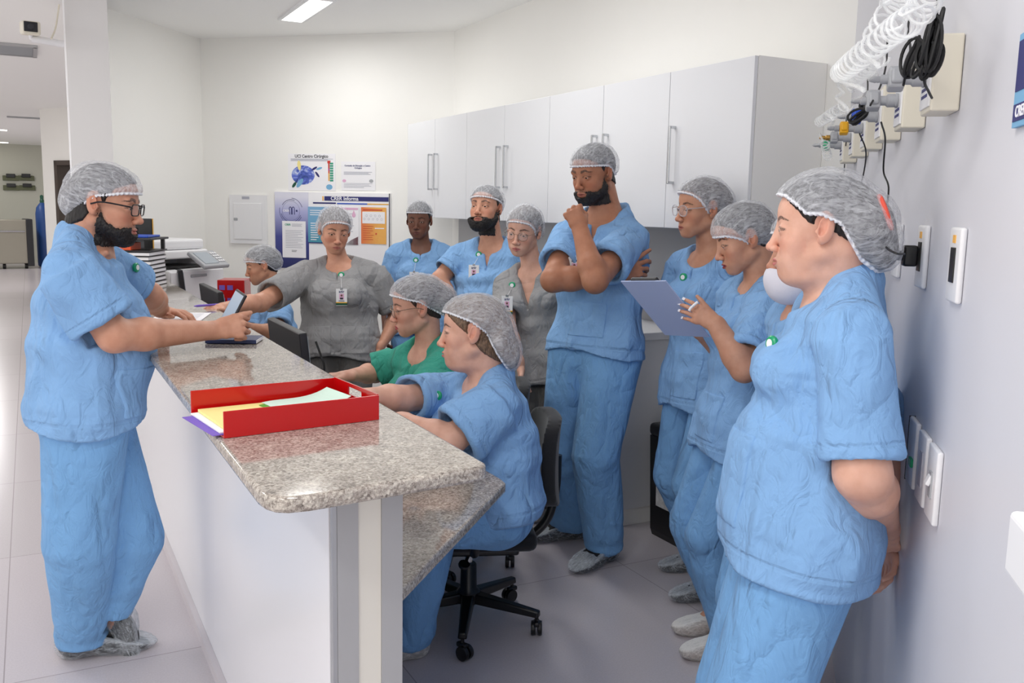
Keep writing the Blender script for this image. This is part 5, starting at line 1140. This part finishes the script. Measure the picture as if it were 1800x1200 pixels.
    for key in ('badge', 'reel'):
        if key in S:
            x_, y_ = S[key]; h = G.hit(CAM, ray(x_, y_)); info[key] = h if h is not None else Tl(0, dch, -.25)
    return out, info

def add_person(S, res):
    out, info = res; H0, HR, hs = info['H0'], info['HR'], info['hs']
    base = np.array(S['pel'], float); base[2] = 0 if not S.get('seat') else 0
    root = thing('person', S['label'], 'person', base)
    made = {}
    for nm, p, q, mt, at in out:
        if mt is None: continue
        o = to_obj(nm, p, q, mt, root, base, at); made.setdefault(nm, o)
    L = lambda x, y, z: H0 + HR @ (np.array((x, y, z)) * hs) - base
    # eyes
    gd = unit(HR @ np.array((S.get('gaze', (0, -.25))[0], 1, S.get('gaze', (0, -.25))[1])))
    for sd in (-1, 1):
        th, ph = np.meshgrid(np.linspace(0, math.pi, 17), np.linspace(0, 2 * math.pi, 25)[:-1], indexing='ij')
        nv = np.stack([np.sin(th) * np.cos(ph), np.sin(th) * np.sin(ph), np.cos(th)], -1).reshape(-1, 3); q = []
        for i in range(16):
            for j in range(24): q.append((i * 24 + j, (i + 1) * 24 + j, (i + 1) * 24 + (j + 1) % 24, i * 24 + (j + 1) % 24))
        c = H0 + HR @ (np.array((sd * .032 * S.get('wide', 1.), .0768, -.001)) * hs)
        to_obj('eye', c + nv * .0125 * hs, np.array(q), 'eye_ball', root, base, {'gaze': (nv @ gd).astype(f32)})
    if 'glasses' in S:
        kind, fm = S['glasses']; gl = MB(); w_ = S.get('wide', 1.)
        rx, rz, thk = {'rect': (.026, .017, .0021), 'round': (.024, .021, .0009), 'clear': (.026, .0205, .0019), 'slim': (.026, .018, .0012)}[kind]; ex = {'rect': 4, 'round': 2, 'clear': 2.6, 'slim': 3}[kind]
        rims = []
        for sd in (-1, 1):
            pts = []
            for k in range(36):
                t = 2 * math.pi * k / 36; c, s_ = math.cos(t), math.sin(t); xx = rx * abs(c) ** (2 / ex) * (1 if c > 0 else -1); zz = rz * abs(s_) ** (2 / ex) * (1 if s_ > 0 else -1)
                X_ = sd * .0335 + xx; pts.append(L(X_ * w_, .1065 - abs(X_) * .12, zz - .004))
            rims.append(pts); gl.tube(pts, thk, 6, closed=True)
            tx = sd * (.0335 + rx) * w_; gl.tube(curve_pts([L(tx, .100, .004), L(sd * .071 * w_, .085, .006), L(sd * .081 * w_, .02, .008), L(sd * .083 * w_, -.012, -.002)], 6), thk * (1.3 if kind == 'rect' else 1.0), 6)
        gl.tube(curve_pts([L(-.0335 + rx * .9 - 0 * 1, .105, .002), L(0, .110, .006), L(.0335 - rx * .9, .105, .002)], 5), thk, 6)
        go = gl.smooth().build('glasses', fm, root)
        for pts in rims:
            lm = MB(); c = sum(pts) / len(pts); lm.add([c] + pts, [(0, i + 1, (i + 1) % 36 + 1) for i in range(36)]); lm.build('lens', 'lens_glass', go)
    if 'reel' in S:
        r = info['reel'] - base; d = unit(info['F'] * .8 + unit(CAM - info['reel']) * .5); Rr = np.stack([perp(info['R'], d), np.cross(d, perp(info['R'], d)) * 1, d], 1)
        c = r + d * .008; b = MB().lathe([(.004, -.006), (.0155, -.006), (.017, -.003), (.017, .002), (.014, .005), (.0, .0055)], c, 20, Rr, cap=False).smooth().build('badge_reel', 'green_plastic', root)
        MB().lathe([(.0, .0), (.0095, .0), (.0095, .001), (0, .001)], c + d * .0053, 16, Rr, cap=False).build('emblem', 'paper', b)
        if 'badge' in S:
            k = info['badge'] - base; dc = unit(info['F'] + unit(CAM - info['badge']) * S.get('bturn', .35)); dc = perp(dc, unit(UP + .0 * dc)); X_ = unit(np.cross(UP, dc)); Rb = np.stack([X_, UP, dc], 1); k = k + dc * .014
            MB().tube([c - UP * .012, k + UP * .047], .0011, 5).build('badge_cord', 'white_plastic', b)
            cd = MB().box(k, (.058, .09, .0018), Rb, .0008).build('id_badge', 'white_plastic', root)
            MB().box(k + UP * (-.036) + dc * .0013, (.058, .012, .0008), Rb).build('green_band', 'dark_green', cd); MB().box(k + UP * (-.0275) + dc * .0013, (.058, .005, .0008), Rb).build('yellow_band', 'yellow_plastic', cd)
            MB().box(k + UP * .046 + dc * .001, (.014, .010, .003), Rb).build('badge_clip', 'chrome', cd)
            MB().box(k + UP * .004 + dc * .0014, (.024, .030, .0006), Rb).build('portrait_photo', 'pink', cd); MB().lathe([(0, 0), (.0055, 0), (.0055, .0005), (0, .0005)], k + UP * .010 + dc * .0018, 12, Rb, cap=False).build('portrait_face', 'skin_photo', cd)
            MB().box(k - UP * .006 + dc * .0018, (.016, .010, .0005), Rb).build('portrait_shirt', 'ink', cd); MB().box(k + UP * (-.019) + dc * .0014, (.03, .0035, .0006), Rb).build('name_line', 'ink_navy', cd)
            rt = Matrix(Rb.tolist()).to_euler(); text('lettering', 'agir', .019, 'ink_navy', cd, k + UP * .030 + dc * .0012, rt, .0004, .0003)
    return root, info, base, made
def Sp(*a): return np.array(a, float)
def drop(p, z): q = np.array(p, float); q[2] = z; return q
PEOPLE = []
# 1 leaning on the counter at the left, holding the tablet
H = P(184, 358, 2.95)
el = P(201, 590, 2.83)
PEOPLE.append(dict(id='p1', label='person in blue scrubs and black glasses leaning on the counter, holding a small tablet', s=1.04, male=True, seed=1,
    head=H, hs=1.05, hrot=(84, 8, 0), tyaw=66, wide=1.06, skin='skin_tan', shirt='blue_scrub', trousers='blue_trouser', beard=.009, beard_low=-.135, hair='hair_black', hairline=[(-.13, -.085), (-.08, -.085), (-.035, -.06), (-.018, -.03), (.008, -.012), (.022, .005), (.045, .045), (.08, .068), (.12, .075)],
    pel=drop(P(150, 740, 3.03), .90), nb=P(150, 424, 2.98), w=(.18, .19, .20, .22), d=(.14, .155, .16, .165), belly=(.035, .62, (.17, .12, .17)), hem=.055, sr=.086, sw=.185, slf=.74, ar=.053, neck=.066,
    shR=P(118, 480, 2.77), armR=dict(el=el, wr=P(378, 580, 3.12), hf=P(440, 572, 3.16) - P(378, 580, 3.12), hd=CR * .1 - CF * 1 + CU * .25, fcurl=[(48, 62, 35), (58, 68, 40), (64, 70, 40), (70, 70, 40)], thumb=(-2, 5, 8), hs=1.0),
    armL=dict(wr=Zp(285, 548, 1.115), el=P(262, 520, 3.42), hf=hdir(100), hd=UP),
    footR=dict(at=drop(Zp(148, 1150, 0), 0), dir=hdir(72), cuff=-.035, s=1.12, knee=P(138, 950, 2.98)), footL=dict(at=P(192, 1056, 3.20) - UP * .10, dir=unit(hdir(80) * .35 - UP * .9), lift=.10, cuff=-.03, s=.85, knee=P(226, 945, 3.18)),
    tr=(.125, .105, .078), pockets=[(.10, .04, .16, .16)], glasses=('rect', 'glasses_frame'), lid=.6, gaze=(0, -.2), nose=1.1, cap=dict(r=(.090, .108, .088), blobs=[((0, -.08, -.005), (.062, .052, .055))], line=[(-.13, -.07), (-.09, -.06), (-.04, -.012), (.0, .020), (.04, .030), (.075, .040), (.12, .046)]),
    reel=(236, 470), hres=.0022))
# 2 seated in the far corner behind the monitors
PEOPLE.append(dict(id='p2', label='person in light blue scrubs seated at the far end behind the counter monitors', s=.93, seed=2,
    head=P(461, 466, 5.7), hs=.98, hrot=(-110, 14, 0), tyaw=-118, skin='skin_olive', shirt='blue_scrub', trousers='blue_trouser', hair='hair_black', nb=P(482, 530, 5.74),
    pel=drop(P(500, 640, 5.8), .52), seat=True, w=(.18, .17, .19, .2), hem=.08,
    armL=dict(el=P(487, 585, 5.35), wr=P(425, 572, 5.2), hf=hdir(-100), hd=UP), armR=dict(el=P(450, 590, 5.8), wr=P(420, 575, 5.7), hf=hdir(-100), hd=UP),
    footR=dict(at=drop(P(440, 700, 5.6), 0), dir=hdir(-118), pole=UP), footL=dict(at=drop(P(440, 700, 5.4), 0), dir=hdir(-118), pole=UP),
    cap=dict(line=[(-.13, -.045), (-.07, -.05), (-.03, -.004), (.0, .018), (.04, .030), (.075, .042), (.12, .048)]), hres=.003, ares=.0045))
# 3 grey scrubs, writing hand on the counter
PEOPLE.append(dict(id='p3', label='person in grey scrubs standing behind the monitors, reaching a pen hand onto the counter', s=.96, seed=3,
    head=P(588, 404, 4.95), hs=1.02, hrot=(157, 14, -4), tyaw=178, skin='skin_tan', shirt='grey_scrub', trousers='dark_grey_trouser', hair='hair_brown', nb=P(598, 465, 5.02),
    pel=drop(P(598, 700, 5.05), .86), w=(.205, .20, .21, .22), d=(.13, .13, .14, .14), bust=.085, hem=.12, sr=.085, sw=.185, slf=.78, ar=.052,
    armR=dict(wr=P(392, 540, 4.38), el=P(458, 532, 4.66), hf=unit(P(340, 546, 4.22) - P(392, 538, 4.38)), hd=UP * 1 + CR * .3, fcurl=[(8, 12, 8), (18, 20, 12), (25, 28, 20), (28, 30, 20)], thumb=(20, -20, 20)),
    armL=dict(el=P(699, 555, 5.1), wr=P(668, 612, 4.95), hf=-UP, hd=hdir(90)),
    footR=dict(at=drop(P(575, 860, 5.1), 0), dir=hdir(185)), footL=dict(at=drop(P(630, 860, 5.05), 0), dir=hdir(165)), pockets=[(-.10, .02, .15, .15), (.10, .02, .15, .15)],
    badge=(601, 522), reel=(600, 483), gaze=(.05, -.45), lid=.35, hres=.0026, vneck=(.09, .014), cap=dict(r=(.090, .106, .088), line=[(-.13, -.07), (-.06, -.07), (-.02, -.045), (.02, -.01), (.045, .02), (.075, .050), (.12, .075)], blobs=[((0, -.06, .0), (.086, .065, .076))])))
# 4 furthest back
PEOPLE.append(dict(id='p4', label='person in light blue scrubs standing furthest back under the wall cabinets, arms down', s=.98, seed=4,
    head=P(737, 387, 5.85), hs=.98, hrot=(186, 6, 0), tyaw=178, skin='skin_dark', shirt='blue_scrub', trousers='blue_trouser', hair='hair_black', nb=P(741, 434, 5.9),
    pel=drop(P(738, 640, 5.95), .88), w=(.17, .16, .18, .19), slf=.8, footR=dict(at=drop(P(725, 800, 5.95), 0), dir=hdir(185)), footL=dict(at=drop(P(752, 800, 5.95), 0), dir=hdir(175)),
    reel=(731, 457), badge=(728, 490), hres=.003, ares=.0045, gaze=(0, -.25), vneck=(.07, .014), cap=dict(r=(.085, .10, .086), blobs=[], line=[(-.13, -.03), (-.04, .01), (.0, .038), (.04, .050), (.12, .058)])))
# 5 bearded, hands on hips
PEOPLE.append(dict(id='p5', label='person in light blue scrubs standing with hands on hips and chin raised', s=1.01, male=True, seed=5,
    head=P(855, 366, 5.0), hs=1.04, hrot=(203, -8, 0), tyaw=196, skin='skin_tan', shirt='blue_scrub', trousers='blue_trouser', beard=.017, beard_low=-.15, hair='hair_black', nb=P(866, 432, 5.06),
    pel=drop(P(862, 680, 5.1), .92), w=(.20, .19, .19, .20), d=(.12, .13, .13, .13), slf=.62, sw=.19, ar=.05,
    armR=dict(el=P(772, 492, 5.05), wr=P(806, 556, 5.0), hf=hdir(60), hd=hdir(200)), armL=dict(el=P(955, 510, 5.1), wr=P(915, 560, 5.1), hf=-hdir(60), hd=hdir(170)),
    footR=dict(at=drop(P(845, 860, 5.1), 0), dir=hdir(200)), footL=dict(at=drop(P(885, 860, 5.1), 0), dir=hdir(185)),
    reel=(842, 447), badge=(834, 480), hres=.0026, lid=.3, gaze=(0, -.3), vneck=(.13, .03), cap=dict(r=(.088, .104, .082), blobs=[((0, -.06, .02), (.06, .05, .055))], line=[(-.13, -.03), (-.05, .0), (.0, .028), (.04, .038), (.12, .046)])))
# 6 grey scrubs with round glasses
PEOPLE.append(dict(id='p6', label='person in grey v-neck scrubs and thin round glasses looking down beside the arms-crossed colleague', s=.95, seed=6,
    head=P(921, 405, 4.55), hs=1.02, hrot=(202, 12, -6), tyaw=206, skin='skin_fair', shirt='grey_scrub', trousers='dark_grey_trouser', hair='hair_brown', nb=P(937, 474, 4.62),
    pel=drop(P(955, 690, 4.62), .84), w=(.17, .165, .18, .19), slf=.7, hem=.15, vneck=(.20, .065), nopen=.075,
    armR=dict(el=P(893, 580, 4.45), wr=P(915, 640, 4.4), hf=-UP, hd=hdir(270)), armL=dict(el=P(992, 560, 4.6), wr=P(960, 600, 4.5), hf=-UP, hd=hdir(180)),
    footR=dict(at=drop(Zp(958, 915, 0), 0) + hdir(0) * .1, dir=hdir(205)), footL=dict(at=drop(Zp(975, 930, 0), 0) + hdir(0) * .15 + hdir(90) * .12, dir=hdir(200)),
    reel=(901, 501), badge=(893, 536), glasses=('round', 'glasses_metal'), hres=.0026, lid=.4, gaze=(0, -.4), cap=dict(r=(.088, .102, .088), line=[(-.13, -.07), (-.06, -.07), (-.02, -.045), (.02, -.01), (.045, .02), (.075, .05), (.12, .072)], blobs=[((0, -.06, .0), (.083, .06, .074))]), cover='white_cover_fabric'))
# 7 seated, green scrubs
PEOPLE.append(dict(id='p7', label='person in green scrubs and metal glasses seated at the lower desk, typing', s=.97, seed=7,
    head=P(735, 537, 3.72), hs=1.04, hrot=(258, 10, -4), tyaw=234, skin='skin_red_lip', shirt='green_scrub', trousers='green_scrub', hair='hair_brown', nb=P(752, 612, 3.78),
    pel=drop(P(775, 800, 3.85), .55), seat=True, w=(.185, .19, .2, .21), d=(.13, .14, .14, .14), hem=.06, bust=.075, slf=.82, sr=.085, vneck=(.12, .018),
    armR=dict(el=P(660, 655, 3.95), wr=P(612, 660, 3.72), hf=hdir(-100), hd=UP, fcurl=[(15, 20, 10)] * 4), armL=dict(el=P(735, 712, 3.45), wr=P(660, 705, 3.45), hf=hdir(-100), hd=UP),
    shR=P(694, 640, 3.95), footR=dict(at=drop(P(700, 950, 3.6), 0), dir=hdir(-118), pole=UP), footL=dict(at=drop(P(720, 950, 3.45), 0), dir=hdir(-118), pole=UP),
    glasses=('slim', 'glasses_metal'), lid=.35, gaze=(0, -.3), cap=dict(r=(.089, .108, .084), blobs=[((0, -.095, .005), (.078, .062, .066))], line=[(-.16, -.045), (-.09, -.050), (-.04, -.01), (.0, .026), (.04, .040), (.075, .054), (.12, .062)])))
# 8 seated in front
PEOPLE.append(dict(id='p8', label='person in light blue scrubs seated on the black swivel chair nearest the camera', s=.99, seed=8,
    head=P(832, 583, 3.12), hs=1.06, hrot=(272, 2, 4), tyaw=256, skin='skin_fair', shirt='blue_scrub', trousers='blue_trouser', hair='hair_light', nb=P(860, 664, 3.17),
    pel=drop(P(868, 858, 3.2), .565), seat=True, w=(.21, .215, .225, .23), d=(.15, .155, .16, .165), hem=.03, bust=.085, belly=(.03, .7, (.17, .11, .13)), sr=.082, sw=.185, slf=.80, ar=.052, vneck=(.12, .012),
    armR=dict(el=P(702, 702, 3.18), wr=P(640, 694, 3.05), hf=hdir(-95), hd=UP), armL=dict(el=P(790, 775, 2.92), wr=P(705, 735, 3.0), hf=hdir(-95), hd=UP),
    shR=P(790, 690, 3.36), shL=P(872, 715, 2.99), slrL=1.15, footR=dict(at=drop(P(722, 1040, 3.2), 0), dir=hdir(-115), knee=P(765, 905, 3.15)), footL=dict(at=drop(Zp(738, 1100, 0), 0) + hdir(0) * .06, dir=hdir(-125), knee=P(745, 915, 3.0), cuff=.05),
    tr=(.115, .09, .08), reel=(773, 695), hres=.0022, hairline=[(-.13, -.105), (-.08, -.10), (-.035, -.07), (-.018, -.05), (.008, -.012), (.022, -.0), (.045, .02), (.08, .055), (.12, .07)], hair_t=.007,
    lid=.6, gaze=(0, -.1), neck=.058, double_chin=True, cap=dict(r=(.090, .106, .084), blobs=[((0, -.085, -.03), (.076, .058, .095)), ((0, -.12, -.07), (.05, .035, .06))], line=[(-.18, -.155), (-.125, -.145), (-.08, -.07), (-.045, .0), (.0, .035), (.04, .050), (.075, .062), (.12, .070)]), cover='white_cover_fabric'))
# 9 tall, arms crossed, fist at the chin
PEOPLE.append(dict(id='p9', label='person in light blue scrubs standing with one arm crossed and a fist at the chin', s=1.10, male=True, seed=9,
    head=P(1044, 304, 3.98), hs=1.05, hrot=(226, 14, 0), tyaw=214, skin='skin_brown', shirt='blue_scrub', trousers='blue_trouser', beard=.008, beard_low=-.135, hair='hair_black', nb=P(1067, 374, 4.05),
    pel=drop(P(1045, 660, 4.1), .97), w=(.185, .175, .175, .185), d=(.13, .125, .13, .13), hem=.02, sw=.18, slf=.64, sr=.074, ar=.05,
    shR=P(1000, 418, 4.10), shL=P(1108, 420, 3.97),
    armR=dict(el=P(972, 492, 3.85), wr=P(1088, 484, 3.86), hf=unit(P(1125, 468, 3.87) - P(1088, 484, 3.86)), hd=-CF + UP * .3, fcurl=[(5, 10, 5), (25, 30, 20), (40, 40, 20), (50, 40, 20)], spread=9),
    armL=dict(el=P(1046, 493, 3.66), wr=P(1020, 404, 3.74), hf=unit(P(1008, 376, 3.75) - P(1020, 404, 3.74)), hd=-CR * .3 - CF * 1, fcurl=[(75, 90, 60), (80, 90, 60), (85, 90, 60), (88, 90, 60)], thumb=(0, 60, 50), hs=.95),
    footR=dict(at=drop(Zp(1000, 945, 0), 0), dir=hdir(-104), cuff=-.015, s=1.06), footL=dict(at=drop(Zp(1062, 985, 0), 0), dir=hdir(-138), cuff=-.012, s=1.06),
    tr=(.112, .092, .082), pockets=[(-.02, .07, .17, .15)], reel=(1018, 422), badge=(1012, 470), hres=.0022, lid=.3, gaze=(0, -.35), vneck=(.14, .028), nopen=.078, nose=1.05,
    cap=dict(r=(.088, .106, .082), blobs=[((0, -.07, .015), (.064, .052, .060))], line=[(-.13, -.035), (-.06, -.02), (-.0, .026), (.04, .034), (.075, .040), (.12, .048)])))
# 10 clear glasses, hands behind the back
PEOPLE.append(dict(id='p10', label='person in light blue scrubs and clear-framed glasses standing behind the clipboard holder', s=1.03, seed=10,
    head=P(1234, 366, 3.72), hs=1.02, hrot=(252, 4, -2), tyaw=240, skin='skin_olive', shirt='blue_scrub', trousers='blue_trouser', hair='hair_brown', nb=P(1250, 444, 3.78),
    pel=drop(P(1236, 690, 3.82), .90), w=(.16, .155, .165, .18), d=(.115, .12, .125, .145), hem=.13, slf=.8, sw=.165, bust=.065,
    armR=dict(el=P(1185, 560, 3.95), wr=P(1215, 620, 4.05), hf=-UP, hd=hdir(240)), armL=dict(el=P(1290, 560, 3.72), wr=P(1290, 620, 3.92), hf=-UP, hd=hdir(240)),
    footR=dict(at=drop(Zp(1228, 1000, 0), 0), dir=hdir(-104), cuff=.02), footL=dict(at=drop(Zp(1250, 1050, 0), 0), dir=hdir(-108), cuff=.02),
    tr=(.085, .068, .058), pockets=[(-.03, .05, .16, .19)], reel=(1203, 487), glasses=('clear', 'glasses_clear'), hres=.0022, lid=.5, gaze=(0, -.25), vneck=(.10, .012), nopen=.088,
    cap=dict(r=(.088, .107, .088), line=[(-.16, -.06), (-.08, -.06), (-.04, -.05), (.0, -.03), (.03, .01), (.05, .035), (.075, .056), (.12, .075)], blobs=[((0, -.075, .01), (.080, .062, .076))])))
# 11 clipboard
PEOPLE.append(dict(id='p11', label='person in light blue scrubs with painted white nails, holding up a clipboard and a pen', s=.98, seed=11,
    head=P(1308, 418, 3.12), hs=.97, hrot=(268, 20, 0), tyaw=256, skin='skin_wine_lip', shirt='blue_scrub', trousers='blue_trouser', hair='hair_black', nb=P(1340, 495, 3.16),
    pel=drop(P(1305, 760, 3.2), .86), w=(.165, .165, .18, .19), d=(.115, .12, .13, .145), hem=.13, slf=.80, sr=.08, sw=.165, bust=.065,
    shL=P(1352, 540, 3.02), armL=dict(el=P(1308, 648, 2.88), wr=P(1257, 568, 2.91), hf=unit(P(1200, 540, 2.93) - P(1257, 568, 2.91)), hd=-CF * .8 + CU * .2 - CR * .4, fcurl=[(12, 25, 10), (18, 28, 10), (22, 30, 10), (28, 30, 10)], thumb=(5, -10, 0), spread=3, hs=.86),
    armR=dict(el=P(1290, 640, 3.35), wr=P(1240, 595, 3.28), hf=unit(P(1190, 560, 3.2) - P(1240, 595, 3.28)), hd=-UP),
    footR=dict(at=drop(Zp(1262, 1110, 0), 0), dir=hdir(-100), cuff=.02), footL=dict(at=drop(Zp(1278, 1150, 0), 0), dir=hdir(-104), cuff=.02),
    tr=(.098, .078, .066), pockets=[(-.0, .05, .16, .16)], hres=.0022, lid=.2, gaze=(0, -.5), vneck=(.10, .012), cover='white_cover_fabric', shoe='skin_wine_lip',
    cap=dict(r=(.088, .106, .086), line=[(-.16, -.035), (-.07, -.05), (-.03, -.048), (.0, -.03), (.025, .0), (.045, .014), (.075, .030), (.12, .036)], blobs=[((0, -.06, .01), (.074, .060, .070))])))
# 12 masked, mostly hidden
PEOPLE.append(dict(id='p12', label='person in blue scrubs with a white face mask, mostly hidden behind the nearest person', s=.97, seed=12, male=True,
    head=P(1420, 442, 2.55), hs=.98, hrot=(270, 4, 0), tyaw=268, skin='skin_tan', shirt='blue_scrub', trousers='blue_trouser', hair='hair_black', nb=P(1425, 535, 2.60),
    pel=drop(P(1395, 800, 2.62), .85), w=(.17, .165, .175, .18), slf=.75, footR=dict(at=drop(P(1395, 1150, 2.7), 0), dir=hdir(-95)), footL=dict(at=drop(P(1395, 1150, 2.55), 0), dir=hdir(-95)), stubble=1, hres=.003, armback=True, mask=True))
# 13 nearest, leaning back on the wall
PEOPLE.append(dict(id='p13', label='person in blue scrubs leaning on the right wall, hands behind the back, nearest the camera', s=1.0, seed=13,
    head=P(1444, 402, 1.90), hs=.94, hrot=(289, 3, 2), tyaw=282, skin='skin_fair', shirt='blue_scrub', trousers='blue_trouser', hair='hair_black', nb=P(1478, 508, 1.94),
    pel=drop(P(1415, 905, 1.98), .90), w=(.175, .18, .20, .21), d=(.11, .135, .15, .165), hem=.07, sr=.068, sw=.175, slf=.86, ar=.056, bust=.062, belly=(.022, .80, (.15, .10, .17)),
    shL=P(1498, 600, 1.76), armL=dict(el=P(1516, 832, 1.75), wr=P(1556, 930, 1.98), hf=unit(P(1548, 985, 2.08) - P(1556, 930, 1.98)), hd=hdir(200), fcurl=[(30, 35, 20)] * 4),
    armR=dict(el=P(1555, 780, 2.18), wr=P(1560, 930, 2.12), hf=-UP + hdir(180) * .5, hd=hdir(90), fcurl=[(20, 30, 20)] * 4),
    footR=dict(at=drop(P(1340, 1300, 2.05), 0), dir=hdir(-80)), footL=dict(at=drop(P(1380, 1300, 1.9), 0), dir=hdir(-76)),
    tr=(.115, .10, .09), pockets=[(-.02, .07, .19, .20)], reel=(1362, 604), badge=(1322, 668), hres=.0016, ares=.003, sres=.005, slk=.012, slrL=1.0, lid=.6, gaze=(0, -.15), double_chin=True, neck=.060,
    hairline=[(-.13, -.06), (-.08, -.05), (-.035, -.02), (-.018, -.01), (.008, .0), (.022, .005), (.045, .03), (.08, .068), (.12, .075)],
    cap=dict(r=(.092, .112, .092), blobs=[((0, -.085, .0), (.088, .078, .085)), ((0, -.12, -.05), (.055, .045, .05))], line=[(-.2, -.10), (-.12, -.105), (-.08, -.07), (-.04, .005), (.0, .026), (.03, .028), (.05, .048), (.075, .070), (.12, .085)])))
import time; _t0 = time.time()
with ThreadPoolExecutor(4) as ex: RESULTS = list(ex.map(build_person, PEOPLE))
print('sdf', round(time.time() - _t0, 1), 's')
PEOPLE_OBJ = {S['id']: add_person(S, r) for S, r in zip(PEOPLE, RESULTS)}
# ------------------------------------------------------------------ things held
def held_box(name, label, cat, parts, c, R):
    t = thing(name, label, cat, c, 0); t.rotation_euler = Matrix(np.asarray(R).tolist()).to_euler()
    for nm, ctr, sz, mt, bv in parts: MB().box(ctr, sz, None, bv).build(nm, mt, t)
    return t
# tablet: bottom in the hand, screen towards its holder and the camera's left
a = P(384, 592, 3.20); b = P(428, 508, 3.20); yv = unit(b - a); nv = perp(-CF * .75 - CR * .65 + CU * .45, yv); xv = np.cross(yv, nv)
held_box('tablet_computer', 'small dark tablet with a pale lit page held up over the counter', 'tablet', [('case', (0, 0, 0), (.082, .165, .010), 'dark_plastic', .004), ('screen', (0, .002, .0055), (.070, .146, .001), 'page_screen', 0)], (a + b) / 2, np.stack([xv, yv, nv], 1))
# pen of the person in grey
a = P(341, 538, 4.22); b = P(397, 534, 4.42); ax_ = unit(b - a)
t = thing('ballpoint_pen', 'purple ballpoint pen in the hand resting on the counter', 'pen', a); MB().tube([(0, 0, 0), (b - a) * .08, (b - a) * .1, (b - a) * 1.0], [.0015, .0045, .0055, .0050], 8).smooth().build('barrel', 'purple_paper', t)
MB().tube([(b - a) * .98, (b - a) * 1.04], .004, 8).build('cap', 'ink_navy', t)
# clipboard: seen from below and behind
p00, p10, p11, p01 = P(1089, 495, 3.04), P(1173, 492, 2.89), P(1243, 590, 3.05), P(1174, 590, 3.20)
yv = unit((p00 + p10) / 2 - (p01 + p11) / 2); xv = perp(((p10 + p11) - (p00 + p01)), yv); nv = np.cross(xv, yv); c = (p00 + p10 + p11 + p01) / 4
L1 = np.linalg.norm((p00 + p10) / 2 - (p01 + p11) / 2); W1 = np.linalg.norm((p10 + p11) / 2 - (p00 + p01) / 2); print('clipboard', L1, W1)
held_box('clipboard', 'pale blue clipboard held up with its back to the camera', 'clipboard', [('board', (0, 0, 0), (W1, L1, .004), 'clipboard_back', .001), ('sheet', (0, -.012, .003 if nv[2] > 0 else -.003), (W1 * .92, L1 * .88, .0015), 'paper', 0), ('clip', (0, L1 * .46, .008 if nv[2] > 0 else -.008), (.11, .03, .014), 'dark_plastic', .004)], c, np.stack([xv, yv, nv], 1))
a = P(1214, 541, 2.90); b = P(1221, 528, 2.90); t = thing('ballpoint_pen', 'white pen end sticking out above the clipboard hand', 'pen', a); MB().tube([(a - b) * .4, (0, 0, 0), (b - a) * .8 + CR * .012], .0045, 8).smooth().build('barrel', 'white_plastic', t)
# face mask, nails
root, info, base, made = PEOPLE_OBJ['p12']; H0, HR, hs = info['H0'], info['HR'], info['hs']
M_ = Vol(np.array((-.10, -.03, -.15)), np.array((.10, .15, .02)), .003, H0, HR); M_.ell((0, .052, -.085), (.066, .068, .062), .01); M_.ell((0, .085, -.065), (.03, .035, .035), .02)
x, y, z = M_.grid(); M_.v = np.maximum(np.maximum(M_.v, -(M_.v + .006)), np.maximum(.018 - y, z + .036 - .25 * (y - .12))).astype(f32); p, q = M_.mesh(); to_obj('face_mask', p, q, 'mask_fabric', root, base)
root, info, base, made = PEOPLE_OBJ['p11']
for tip, d, pal in info['hands']['L'][:4]:
    R = np.stack([np.cross(d, -pal), d, -pal], 1); MB().box(tip - base - pal * .0062 + d * .003, (.009, .013, .002), R, .0009).build('fingernail', 'nail_white', root)
root, info, base, made = PEOPLE_OBJ['p13']; H0, HR, hs = info['H0'], info['HR'], info['hs']
MB().tube([H0 - base + HR @ (np.array((.030 * math.cos(t_) - .035, -.128 + .012 * math.sin(t_), .030 + .034 * math.sin(t_))) * hs) for t_ in np.linspace(0, 2 * math.pi, 28)[:-1]], .0055, 8, closed=True).smooth().build('hair_band', 'coral_band', root)
